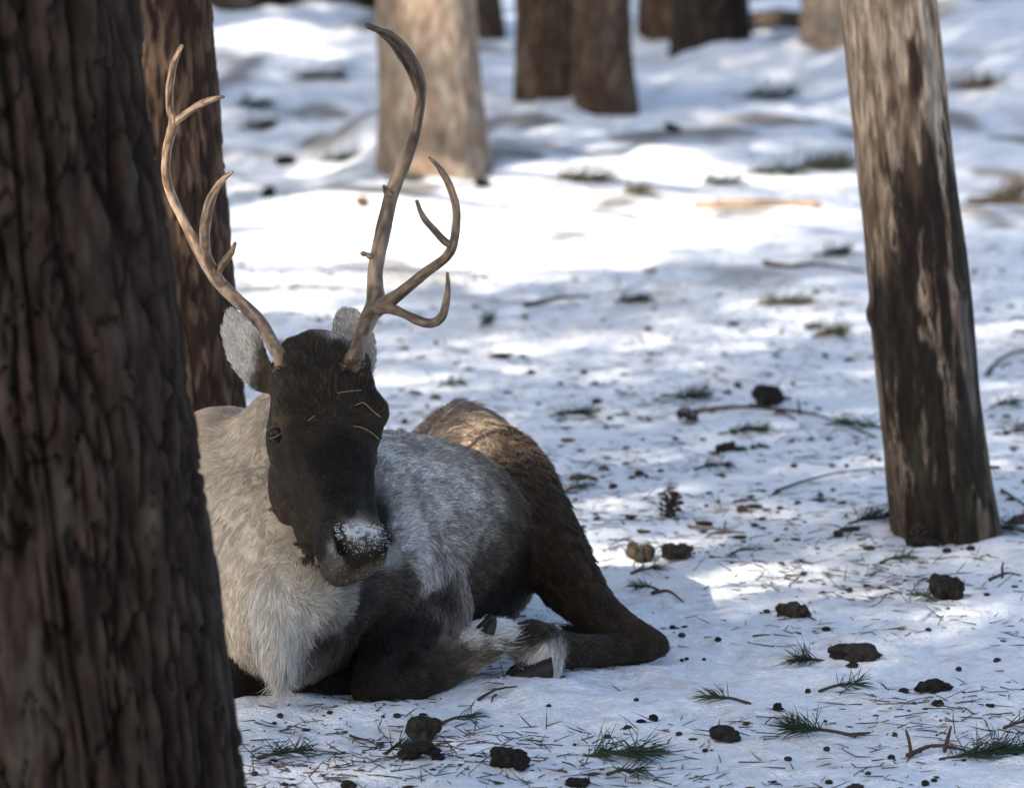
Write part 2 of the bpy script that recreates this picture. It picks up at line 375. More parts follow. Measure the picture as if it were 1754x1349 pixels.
# ------------------------------------------------------------------ leaning weathered post
def build_post():
    Y = 11.08
    ctr = [(1625, 960), (1620, 915), (1597, 720), (1574, 500), (1551, 270), (1521, 0), (1488, -300), (1445, -700), (1385, -1250)]
    hw = [98, 96, 87, 86, 83, 83, 83, 82, 80]
    C = np.array([P(a, b, Y) for a, b in ctr]); R = np.array(hw) / (FPX / Y)
    d = catmull(np.column_stack([C, R]), 55); C, R = d[:, :3], d[:, 3]
    nth = 200; th = np.linspace(0, 2 * math.pi, nth, endpoint=False)
    T = unit(np.gradient(C, axis=0)); U = unit(np.cross(np.array([0, 1, 0]), T)); W = np.cross(T, U)
    s = np.concatenate([[0], np.cumsum(np.linalg.norm(np.diff(C, axis=0), axis=1))])
    TH, S = np.meshgrid(th, s); t, z = TH.ravel(), S.ravel()
    base = np.column_stack([np.cos(t), np.sin(t), z])
    r = np.repeat(R, nth) * (1 + 0.05 * noise(base * np.array([1.3, 1.3, 3.2]), 61) + .03 * noise(base * np.array([3, 3, 7]), 62))
    gro = noise(base * np.array([13, 13, 1.3]), 63) ; r = r + .0028 * gro + .0016 * noise(base * np.array([34, 34, 3]), 64)
    # a = angle measured from the face towards the camera, positive to the right in the photo
    vdir = np.cos(t)[:, None] * np.repeat(U, nth, 0) + np.sin(t)[:, None] * np.repeat(W, nth, 0)
    a = np.arctan2(vdir[:, 0], -vdir[:, 1])
    pos0 = np.repeat(C, nth, 0)
    py = PX(pos0)[:, 1]                             # height along the post, read off in photo rows
    n1 = fbm(np.column_stack([a * 3.0, z * 3.0]), 3, 65); n2 = fbm(np.column_stack([a * 4.2, z * 8]), 4, 66); n3 = fbm(np.column_stack([a * 10, z * 22]), 3, 67)
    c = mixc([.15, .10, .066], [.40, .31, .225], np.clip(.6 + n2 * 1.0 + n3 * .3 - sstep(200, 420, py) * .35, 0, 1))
    def blot(a0, y0, wa, wy, amp=1.0, rag=.55):
        q = ((a - a0) / wa) ** 2 + ((py - y0) / wy) ** 2
        return amp * sstep(1.25, .55, np.sqrt(q) + rag * n2 + .25 * n3)
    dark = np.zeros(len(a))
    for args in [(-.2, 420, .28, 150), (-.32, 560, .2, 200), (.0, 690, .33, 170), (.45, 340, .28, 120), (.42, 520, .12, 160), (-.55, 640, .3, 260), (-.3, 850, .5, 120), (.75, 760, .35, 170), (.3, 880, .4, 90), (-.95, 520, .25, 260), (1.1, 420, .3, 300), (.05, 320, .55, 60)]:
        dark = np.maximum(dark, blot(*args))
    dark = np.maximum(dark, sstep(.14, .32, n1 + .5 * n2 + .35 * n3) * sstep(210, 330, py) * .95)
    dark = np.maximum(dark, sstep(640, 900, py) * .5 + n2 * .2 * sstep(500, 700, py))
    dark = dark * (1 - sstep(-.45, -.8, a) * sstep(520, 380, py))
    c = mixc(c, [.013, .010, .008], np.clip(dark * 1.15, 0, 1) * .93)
    mid = blot(.02, 190, .35, 110, .75); c = mixc(c, [.13, .085, .055], np.clip(mid, 0, 1) * .8)
    bark = blot(.30, 120, .17, 62, 1.0, .2); c = mixc(c, [.045, .026, .02], np.clip(bark, 0, 1)); r = r + .004 * np.clip(bark, 0, 1)
    grey = np.maximum(blot(.72, 150, .14, 180, .8), blot(.95, 620, .2, 130, .5)); c = mixc(c, [.30, .28, .25], np.clip(grey, 0, 1) * .7)
    moss = sstep(.1, .5, fbm(np.column_stack([a * 4, z * 5]), 2, 71)) * sstep(600, 900, py) * .5; c = mixc(c, [.07, .075, .035], np.clip(moss, 0, 1))
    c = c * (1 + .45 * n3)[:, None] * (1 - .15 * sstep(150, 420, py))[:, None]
    for (a0, y0, ra, ry, am) in [(-.22, 290, .12, 16, .007), (.72, 262, .13, 22, .010), (1.0, 508, .14, 18, .009), (.02, 655, .11, 17, .007), (-1.35, 528, .2, 14, .016), (.55, 815, .1, 14, .006)]:
        q = np.sqrt(((a - a0) / ra) ** 2 + ((py - y0) / ry) ** 2)
        r = r + am * np.exp(-(q * .75) ** 2) - am * .9 * np.exp(-(q * 2.2) ** 2)
        c = mixc(c, [.022, .016, .012], np.exp(-(q * 1.5) ** 2) * .9)
        ringm = np.exp(-((q - 1.2 + .5 * n2) / .25) ** 2)
    c = c * .82
    V = pos0 + vdir * r[:, None]
    F = [tuple(f) for f in grid_faces(nth, len(C), True).tolist()]
    F.append(tuple(range(len(V) - nth, len(V))))
    b = G(1620, 915)
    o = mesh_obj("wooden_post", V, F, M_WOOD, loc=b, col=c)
    tag(o, "leaning debarked wooden post with dark weather stains and knots", "post")
build_post()

# ------------------------------------------------------------------ reindeer
DEER = []                                       # (vertices, faces, group id, flow vectors)
TORSO, HEAD, EAR, FLEG, FLEG2, HLEG = 0, 1, 2, 3, 4, 5
def limb(pts, grp, sub=6, seg=26, uhint=(1, .1, 0), flow=None):
    C = np.array([P(a, b, Y) for a, b, Y, *_ in pts]); rv = np.array([p[3] for p in pts]); ru = np.array([p[4] if len(p) > 4 else p[3] for p in pts])
    V, F, T = tube(C, rv, sub, seg, ru, uhint)
    if flow is not None: T = np.broadcast_to(unit(np.asarray(flow, float)), T.shape)
    DEER.append((V, F, grp, T))
def blob(c, r, grp, flow, axes=None, n=20):
    th = np.linspace(0, 2 * math.pi, n, endpoint=False); ph = np.linspace(.06, math.pi - .06, n // 2)
    TH, PHI = np.meshgrid(th, ph)
    V = np.column_stack([(np.sin(PHI) * np.cos(TH)).ravel(), (np.sin(PHI) * np.sin(TH)).ravel(), np.cos(PHI).ravel()]) * np.asarray(r)
    if axes is not None: V = V @ np.asarray(axes)
    V = V + c; m = len(V)
    F = np.vstack([grid_faces(n, n // 2, True)])
    V = np.vstack([V, V[:n].mean(0), V[-n:].mean(0)])
    tri = [[m, (i + 1) % n, i, i] for i in range(n)] + [[m + 1, m - n + i, m - n + (i + 1) % n, m - n + (i + 1) % n] for i in range(n)]
    DEER.append((V, np.vstack([F, tri]), grp, np.broadcast_to(unit(np.asarray(flow, float)), V.shape)))

REAR = np.array([.33, .94, -.12])
# trunk of the body: chest, barrel, loin, croup  (photo x, y, distance, half height, half width)
limb([(520, 1010, 9.12, .10, .10), (535, 975, 9.24, .185, .17), (575, 945, 9.40, .205, .215), (640, 932, 9.58, .205, .235), (705, 935, 9.74, .20, .235),
      (755, 935, 9.90, .178, .198), (792, 885, 10.06, .165, .155), (804, 835, 10.2, .125, .105), (800, 815, 10.3, .08, .07)], TORSO, uhint=(.95, -.3, 0), seg=40)
limb([(690, 850, 9.75, .08), (750, 835, 9.98, .095, .085), (785, 790, 10.10, .105, .088), (815, 792, 10.17, .098, .085), (835, 815, 10.2, .09, .075)], TORSO, flow=(.5, .5, -.6))
# withers and the far shoulder
limb([(380, 905, 9.32, .13, .10), (372, 830, 9.45, .135, .115), (392, 790, 9.55, .10, .10), (470, 800, 9.62, .09)], TORSO, flow=(-.3, .6, -.8))
limb([(395, 985, 9.22, .11, .085), (398, 1060, 9.19, .085, .06), (405, 1110, 9.18, .055, .05)], TORSO, flow=(0, 0, -1))
# neck
limb([(528, 690, 9.375, .06, .06), (512, 725, 9.385, .105, .092), (488, 800, 9.385, .14, .135), (474, 890, 9.36, .165, .16), (478, 980, 9.24, .165, .155), (498, 1050, 9.16, .125, .13)], TORSO, uhint=(1, 0, 0), flow=(-.12, -.1, -1))
limb([(484, 925, 9.27, .13, .11), (478, 1000, 9.155, .105, .08), (474, 1062, 9.075, .078, .052), (474, 1120, 9.03, .045, .032), (478, 1160, 9.01, .02, .014)], TORSO, flow=(.03, 0, -1))
# near foreleg (on the right in the photo), folded under with its knee on the snow
limb([(668, 955, 9.36, .125, .10), (705, 1010, 9.37, .115, .095), (722, 1060, 9.34, .095, .082), (690, 1120, 9.25, .075, .062), (655, 1160, 9.18, .058, .055), (646, 1172, 9.165, .05, .048)], FLEG, flow=(-.2, -.3, -.9))
limb([(648, 1172, 9.165, .048), (690, 1168, 9.20, .046), (745, 1148, 9.255, .041), (795, 1117, 9.30, .036), (826, 1099, 9.325, .036), (850, 1086, 9.345, .028)], FLEG)
# far foreleg (on the left in the photo)
limb([(404, 1115, 9.18, .05), (398, 1150, 9.17, .046), (405, 1168, 9.175, .042), (470, 1178, 9.19, .036), (540, 1180, 9.21, .034), (610, 1178, 9.24, .034)], FLEG2)
# hind leg
limb([(816, 800, 10.12, .098, .078), (852, 832, 9.98, .108, .098), (893, 885, 9.84, .105, .085), (945, 950, 9.72, .082, .066), (995, 1018, 9.64, .062, .048), (1045, 1065, 9.61, .044, .038), (1092, 1094, 9.60, .036, .034), (1118, 1105, 9.60, .031)], HLEG)
limb([(1108, 1106, 9.60, .034), (1060, 1112, 9.56, .033, .031), (1000, 1115, 9.50, .032, .031), (945, 1110, 9.43, .037, .036), (915, 1098, 9.395, .040), (898, 1096, 9.385, .034)], HLEG)
limb([(935, 1100, 9.40, .036), (932, 1128, 9.37, .033), (930, 1146, 9.355, .026)], HLEG)

# head: its own frame, poll -> nose axis A, forehead normal N, side S (towards the right in the photo)
POLL, NOSE = P(552, 602, 9.13), P(613, 925, 8.955)
A = unit(NOSE - POLL); HL = float(np.linalg.norm(NOSE - POLL))
N0 = np.array([math.sin(math.radians(27)), -math.cos(math.radians(27)), .12]); NV = unit(N0 - A * (N0 @ A)); SV = np.cross(A, NV)
if SV[0] < 0: SV = -SV
def HP(s, x, n): return POLL + A * s + SV * x + NV * n
hs = [(-.042, .024, .06, -.02, .006, 0), (-.030, .050, .10, -.006, .012, 0), (-.010, .070, .130, .006, .018, 0), (.03, .083, .155, .008, .022, .02), (.075, .094, .172, .005, .024, .04), (.115, .106, .184, .0, .025, .06), (.15, .103, .186, -.004, .024, .12),
      (.195, .089, .176, -.006, .026, .22), (.24, .078, .158, -.006, .028, .24), (.28, .066, .132, -.003, .028, .22), (.312, .055, .114, .001, .027, .10), (.34, .060, .106, .003, .026, .04), (.365, .060, .100, -.002, .024, .02), (.385, .052, .088, -.012, .020, 0), (.40, .036, .06, -.026, .012, 0)]
hs = catmull(np.array(hs), 5)
def head_loft():
    n = 48; an = np.linspace(0, 2 * math.pi, n, endpoint=False); V = []
    for s, w, dp, off, tb, tn in hs:
        ca, sa = np.cos(an), np.sin(an)
        top = sa >= 0
        x = w * np.sign(ca) * np.abs(ca) ** .72
        y = np.where(top, tb * np.abs(sa) ** .8, -dp * np.abs(sa) ** .9)
        fr = np.clip(-y / dp, 0, 1)
        jaw = (1 - .42 * fr ** 1.6) * (1 - tn * np.clip(1 - fr / .42, 0, 1) ** 1.2)
        x = x * np.where(top, 1 - tn, jaw)
        V.append(POLL + A * s + SV * x[:, None] + NV * (off + y - .012)[:, None])
    V = np.array(V); m = len(V); V = V.reshape(-1, 3)
    F = grid_faces(n, m, True); k = len(V)
    V = np.vstack([V, V[:n].mean(0) - A * .01, V[-n:].mean(0) + A * .006])
    tri = [[k, (i + 1) % n, i, i] for i in range(n)] + [[k + 1, k - n + i, k - n + (i + 1) % n, k - n + (i + 1) % n] for i in range(n)]
    DEER.append((V, np.vstack([F, tri]), HEAD, np.broadcast_to(-A, V.shape)))
head_loft()
HAX = [SV, NV, A]
for sx in (-1, 1):
    blob(HP(.112, sx * .080, -.010), (.024, .026, .036), HEAD, -A, HAX)          # brow ridge
    blob(HP(.17, sx * .060, -.04), (.024, .030, .05), HEAD, -A, HAX)             # cheek bone
    blob(HP(.03, sx * .056, .008), (.022, .024, .024), HEAD, -A, HAX)            # antler pedicle
    blob(HP(.355, sx * .040, -.030), (.025, .034, .040), HEAD, -A, HAX)          # nostril wing, upper lip
    blob(HP(.20, sx * .048, -.125), (.03, .055, .07), HEAD, -A, HAX)
    blob(HP(.275, sx * .034, -.095), (.027, .045, .065), HEAD, -A, HAX)               # jaw
blob(HP(.375, 0, -.02), (.040, .026, .022), HEAD, -A, HAX)                       # nose pad
blob(HP(.372, 0, -.078), (.034, .026, .03), HEAD, -A, HAX)                       # lower lip
blob(HP(-.005, 0, -.004), (.055, .03, .036), HEAD, -A, HAX)                           # crown of the head

def ear(line, width, opening, cup, grp=EAR):
    d = catmull(np.column_stack([line, width]), 5); C, w = d[:, :3], d[:, 3]
    T = unit(np.gradient(C, axis=0)); O = np.asarray(opening, float); O = unit(O - T * (T @ O)[:, None]); X = np.cross(T, O)
    n = 30; an = np.linspace(0, 2 * math.pi, n, endpoint=False)
    V = C[:, None] + X[:, None] * (w[:, None, None] * np.cos(an)[None, :, None]) + O[:, None] * ((.0085 * np.sin(an))[None, :, None] + cup * (w[:, None] * (np.cos(an) ** 2)[None, :])[:, :, None])
    m = len(V); V = V.reshape(-1, 3); F = grid_faces(n, m, True); k = len(V)
    V = np.vstack([V, V[:n].mean(0), V[-n:].mean(0) + T[-1] * .004])
    tri = [[k, (i + 1) % n, i, i] for i in range(n)] + [[k + 1, k - n + i, k - n + (i + 1) % n, k - n + (i + 1) % n] for i in range(n)]
    DEER.append((V, np.vstack([F, tri]), grp, np.broadcast_to(T[len(T) // 2], V.shape)))
ear([P(468, 668, 9.17), P(449, 645, 9.17), P(429, 608, 9.19), P(411, 570, 9.21), P(399, 543, 9.225), P(393, 533, 9.23)], [.014, .029, .039, .035, .020, .010], (-.45, -.9, .1), .32)
ear([P(600, 668, 9.2), P(607, 640, 9.21), P(606, 600, 9.235), P(600, 565, 9.25), P(595, 540, 9.26), P(593, 529, 9.265)], [.018, .034, .041, .038, .026, .012], (.30, -.95, .1), .3)

def merge_body():
    V, F, k = [], [], 0
    for v, f, g, t in DEER: V.append(v); F.append(f + k); k += len(v)
    V = np.vstack(V); F = np.vstack(F).tolist(); F = [f[:3] if f[2] == f[3] else f for f in F]
    me = bpy.data.meshes.new("raw"); me.from_pydata(V.tolist(), [], F)
    o = bpy.data.objects.new("raw", me); COL.objects.link(o)
    m = o.modifiers.new("r", 'REMESH'); m.mode = 'VOXEL'; m.voxel_size = 0.0052; m.adaptivity = 0
    s = o.modifiers.new("s", 'SMOOTH'); s.factor = .5; s.iterations = 5
    dg = bpy.context.evaluated_depsgraph_get(); e = o.evaluated_get(dg); b = e.to_mesh()
    n = len(b.vertices); co = np.empty(n * 3, np.float32); b.vertices.foreach_get("co", co)
    fl = np.array([p.vertices[:] for p in b.polygons if len(p.vertices) == 4], int)
    e.to_mesh_clear(); bpy.data.objects.remove(o); bpy.data.meshes.remove(me)
    return co.reshape(-1, 3).astype(float), fl
BV, BF = merge_body()
def edges_of(F): return np.vstack([F[:, [0, 1]], F[:, [1, 2]], F[:, [2, 3]], F[:, [3, 0]]])
BE = edges_of(BF)
def lap(X, it, keep=None, f=.6):
    n = len(BV); deg = np.maximum(np.bincount(BE[:, 0], minlength=n) + np.bincount(BE[:, 1], minlength=n), 1)
    for _ in range(it):
        S = np.zeros_like(X)
        for k in range(X.shape[1]):
            S[:, k] = np.bincount(BE[:, 0], X[BE[:, 1], k], n) + np.bincount(BE[:, 1], X[BE[:, 0], k], n)
        q = S / deg[:, None]
        X = X + f * (q - X) * (1 if keep is None else keep[:, None])
    return X
def vnormals(V, F):
    fn = np.cross(V[F[:, 2]] - V[F[:, 0]], V[F[:, 3]] - V[F[:, 1]]); vn = np.zeros_like(V)
    for k in range(4):
        for j in range(3): vn[:, j] += np.bincount(F[:, k], fn[:, j], len(V))
    return unit(vn)
# nearest source shape -> region and hair flow
kd = kdtree.KDTree(sum(len(d[0]) for d in DEER)); srcg, srct = [], []; i = 0
for v, f, g, t in DEER:
    for p, q in zip(v, t): kd.insert(p, i); srcg.append(g); srct.append(q); i += 1
kd.balance(); srct = np.array(srct); srcg = np.array(srcg)
near = np.array([kd.find(p)[1] for p in BV])
BG = srcg[near]; BT = srct[near].copy()
# soften the joins of the trunk and limbs, keep the head crisp
BV = lap(BV, 26, np.where(BG == HEAD, .10, np.where(BG == EAR, .06, 1.0)))
bvh = BVHTree.FromPolygons(BV.tolist(), BF.tolist())
CAMP = Vector((0, 0, CAMH))
def hit(px, py):
    h = bvh.ray_cast(CAMP, Vector(ray(px, py)).normalized())
    return None if h[0] is None else np.array(h[0])
def brush(c, r, vec):
    global BV
    w = np.exp(-((BV - c) ** 2).sum(1) / (r * r)); BV = BV + w[:, None] * np.asarray(vec)
EYE_A, EYE_B = hit(472, 739), None
q = EYE_A - POLL; EYE_B = POLL + A * (q @ A) - SV * (q @ SV) * 1.0 + NV * (q @ NV)
for c in (EYE_A, EYE_B): brush(c, .017, -.007 * unit(c - HP(.13, 0, -.09)))
for px, py in ((581, 922), (586, 934), (593, 944), (661, 927), (663, 938)):
    c = hit(px, py)
    if c is not None: brush(c, .0085, -NV * .013 - A * .003)
for px, py in ((725, 752), (755, 762), (785, 778), (815, 798), (842, 820), (866, 845)):
    c = hit(px, py)
    if c is not None: brush(c, .026, (.0, .012, -.003))
for px, py, rr, am in ((522, 775, .024, -.010), (545, 800, .024, -.008), (515, 865, .030, -.010), (530, 900, .024, -.007), (490, 778, .016, .006), (470, 705, .022, .007), (645, 700, .02, .005), (600, 770, .02, .004), (603, 820, .018, .006), (606, 860, .018, .006), (560, 900, .012, .006), (548, 930, .014, -.006), (560, 700, .03, -.004)):
    c = hit(px, py)
    if c is not None: brush(c, rr, NV * am)
for px, py in ((678, 1140), (700, 1130), (725, 1118), (750, 1103), (770, 1090)):
    c = hit(px, py)
    if c is not None: brush(c, .020, (0, .030, .004))
for px, py in ((1030, 1040), (1055, 1062), (1078, 1082)):
    c = hit(px, py)
    if c is not None: brush(c, .014, (0, .012, 0))
for px, py in ((606, 962), (625, 964), (640, 958)):
    c = hit(px, py)
    if c is not None: brush(c, .007, -NV * .006)
BN = vnormals(BV, BF)
BT = lap(BT, 30); 
bvh = BVHTree.FromPolygons(BV.tolist(), BF.tolist())

# coat: colour, hair length and contrast at places on the body
K = []
def key(px, py, col, ln, ct=.25, grp=None): K.append((px, py, col, ln, ct))
for_eye = [(468, 720), (482, 724)]
CREAM, TAN, WHITE = (.62, .53, .42), (.46, .36, .27), (.62, .57, .50)
DK, BLK, BRN, GREY, GRB = (.018, .014, .012), (.010, .009, .009), (.105, .072, .048), (.42, .39, .365), (.17, .15, .14)
for a in [(490, 660), (530, 640), (560, 640), (600, 645), (635, 665), (480, 700), (520, 690), (575, 690), (630, 700), (650, 690)]: key(*a, (.048, .039, .032), .018, .6)
for a in [(500, 740), (540, 740), (620, 740), (648, 750), (470, 770), (478, 800), (487, 850), (510, 900), (530, 930), (500, 800), (520, 850), (465, 720), (462, 750)]: key(*a, (.042, .033, .027), .010, .5)
for a in [(580, 780), (600, 760), (590, 830), (560, 790), (625, 800), (640, 830), (600, 870), (570, 850), (640, 870), (560, 890), (650, 885), (552, 920), (548, 945)]: key(*a, (.012, .011, .011), .008, .4)
for a in [(588, 903), (645, 902), (600, 925), (632, 925)]: key(*a, (.09, .085, .08), .004, .6)
for a in [(604, 909), (617, 911), (630, 911)]: key(*a, (.42, .42, .43), .005, .6)
for a in [(585, 938), (592, 945), (579, 926), (583, 916), (590, 952), (660, 940), (655, 945), (665, 932)]: key(*a, (.006, .006, .006), .003, .2)
for a in [(600, 960), (620, 955), (640, 955), (610, 970)]: key(*a, (.035, .026, .018), .006, .5)
for a in [(568, 932), (572, 950), (582, 965), (672, 944), (669, 955)]: key(*a, (.24, .23, .22), .010, .5)
for a in [(560, 905), (558, 925), (560, 950)]: key(*a, (.03, .028, .027), .008, .5)
for a in [(590, 975), (620, 978), (645, 972)]: key(*a, (.14, .12, .10), .009, .9)
for a in [(440, 760), (445, 720), (420, 800), (450, 820), (400, 860), (440, 880), (470, 900), (380, 800), (400, 940), (440, 960), (370, 880), (350, 840), (400, 760)]: key(*a, CREAM, .022, .2)
for a in [(340, 720), (370, 705), (400, 710), (330, 740)]: key(*a, TAN, .02, .22)
for a in [(500, 970), (520, 985), (495, 930)]: key(*a, (.40, .35, .28), .024, .25)
for a in [(470, 1010), (450, 1050), (490, 1050), (470, 1120)]: key(*a, WHITE, .036, .2)
for a in [(530, 1040), (555, 1015), (520, 1080)]: key(*a, (.46, .43, .39), .034, .25)
for a in [(590, 1010), (585, 1045), (565, 1070)]: key(*a, (.24, .22, .20), .032, .35)
for a in [(625, 1000), (640, 1040)]: key(*a, (.06, .055, .052), .03, .4)
for a in [(480, 1165), (500, 1130)]: key(*a, (.50, .47, .43), .05, .2)
for a in [(390, 1000), (385, 1050), (395, 1090)]: key(*a, (.62, .53, .42), .022, .2)
for a in [(400, 1150), (430, 1170), (480, 1190), (540, 1185), (590, 1180)]: key(*a, DK, .016, .4)
for a in [(600, 1060), (620, 1030), (560, 1090), (600, 1110)]: key(*a, (.032, .028, .026), .03, .4)
for a in [(680, 770), (720, 790), (690, 820), (740, 830), (700, 880), (760, 870), (800, 850)]: key(*a, GREY, .030, .5)
for a in [(690, 755), (740, 765), (790, 800)]: key(*a, (.34, .29, .25), .030, .5)
for a in [(700, 930), (720, 960), (740, 985), (690, 905)]: key(*a, (.46, .44, .44), .032, .45)
for a in [(850, 860), (830, 900), (790, 900), (780, 950)]: key(*a, (.20, .18, .165), .030, .55)
for a in [(870, 920), (840, 960), (880, 880), (810, 1000)]: key(*a, (.075, .062, .053), .030, .5)
for a in [(860, 1000), (890, 960), (850, 1040), (900, 1030), (820, 1050)]: key(*a, (.024, .019, .015), .030, .45)
for a in [(942, 1056), (938, 1042)]: key(*a, (.62, .60, .56), .04, .2)
for a in [(968, 1000), (975, 1040), (990, 1062), (955, 975), (940, 960), (962, 1020)]: key(*a, (.050, .037, .028), .022, .4)
for a in [(680, 990), (700, 1010), (740, 1010), (660, 1000), (770, 1020)]: key(*a, (.060, .053, .052), .030, .75)
for a in [(790, 1050), (795, 1030)]: key(*a, (.20, .175, .155), .03, .4)
for a in [(650, 1060), (700, 1070), (740, 1080), (660, 1130), (700, 1130), (640, 1190), (690, 1180), (740, 1160), (620, 1120)]: key(*a, DK, .016, .4)
for a in [(770, 1150), (790, 1120)]: key(*a, (.09, .07, .055), .024, .5)
for a in [(815, 1085), (835, 1092), (805, 1098), (850, 1090), (862, 1100)]: key(*a, (.80, .77, .72), .044, .35)
for a in [(830, 1118), (805, 1125), (850, 1112)]: key(*a, (.16, .125, .095), .028, .5)
for a in [(760, 700), (790, 700), (740, 730), (800, 740), (830, 760), (850, 800), (780, 760)]: key(*a, (.23, .178, .135), .040, .6)
for a in [(860, 750), (880, 800), (890, 840)]: key(*a, (.10, .08, .07), .030, .5)
for a in [(930, 830), (950, 880), (980, 920), (1000, 960), (940, 930)]: key(*a, (.066, .049, .038), .026, .45)
for a in [(1000, 1010), (1040, 1030), (1080, 1070), (1120, 1110), (1080, 1110), (1040, 1120), (1000, 1110), (975, 1090)]: key(*a, (.055, .042, .034), .018, .45)
for a in [(935, 1085), (905, 1075), (915, 1090)]: key(*a, (.05, .038, .03), .018, .5)
for a in [(935, 1125), (948, 1142), (930, 1145), (955, 1112)]: key(*a, (.80, .77, .72), .05, .3)
for a in [(425, 600), (405, 570), (415, 630), (398, 548)]: key(*a, (.44, .415, .385), .013, .3)
for a in [(455, 615), (460, 650), (458, 635)]: key(*a, (.09, .08, .07), .014, .4)
for a in [(590, 555), (575, 580), (632, 600), (635, 630), (600, 545)]: key(*a, (.33, .305, .285), .012, .45)
for a in [(520, 606), (545, 598), (575, 600)]: key(*a, (.05, .041, .034), .016, .5)
for a in for_eye: key(*a, (.11, .09, .075), .008, .4)
for a in [(468, 810), (478, 850), (492, 885)]: key(*a, (.075, .062, .050), .012, .5)
for a in [(720, 1162), (745, 1150), (690, 1178)]: key(*a, (.045, .036, .029), .014, .5)
kp, kc, kl, kt, kg = [], [], [], [], []
vk = kdtree.KDTree(len(BV))
for i, p in enumerate(BV): vk.insert(p, i)
vk.balance()
for px, py, c, l, t in K:
    h = hit(px, py)
    if h is None: print("key misses body", px, py); continue
    kp.append(h); kc.append(c); kl.append(l); kt.append(t); kg.append(BG[vk.find(h)[1]])
kp, kc, kl, kt, kg = map(np.array, (kp, kc, kl, kt, kg))
_l = kc.mean(1); kc = kc * (.54 + .48 * sstep(.03, .22, _l))[:, None] * (1 + sstep(.22, .08, _l)[:, None] * np.array([.14, .0, -.22]))
PEN = np.ones((6, 6)) * 2.2
for g in range(6): PEN[g, g] = 1
PEN[HEAD, :] = 5; PEN[:, HEAD] = 5; PEN[EAR, :] = 5; PEN[:, EAR] = 5; PEN[HEAD, HEAD] = PEN[EAR, EAR] = 1; PEN[EAR, HEAD] = PEN[HEAD, EAR] = 4.0
def coat(p, g):
    out = np.zeros((len(p), 5))
    wob = np.column_stack([noise(p * 26, 81), noise(p * 26, 82), noise(p * 26, 83)]) * .010 + np.column_stack([noise(p * 80, 84), noise(p * 80, 85), noise(p * 80, 86)]) * .006
    for a in range(0, len(p), 20000):
        q = p[a:a + 20000] + wob[a:a + 20000]
        d = np.sqrt(((q[:, None] - kp[None]) ** 2).sum(-1)) * PEN[g[a:a + 20000][:, None], kg[None]] + .004
        w = d ** -4.5; w /= w.sum(1, keepdims=True)
        lc = np.exp(w @ np.log(np.maximum(kc, 1e-4)))
        out[a:a + 20000, :3] = .5 * lc + .5 * (w @ kc); out[a:a + 20000, 3] = w @ kl; out[a:a + 20000, 4] = w @ kt
    return out
deer = empty("reindeer", (P(620, 1200, 9.4)[0], 9.4, 0.0))
tag(deer, "antlered reindeer with dark face and cream neck lying on the snow", "reindeer")
bc = coat(BV, BG)
body = mesh_obj("body", BV, BF, M_HIDE, parent=deer, col=bc[:, :3] * .8)

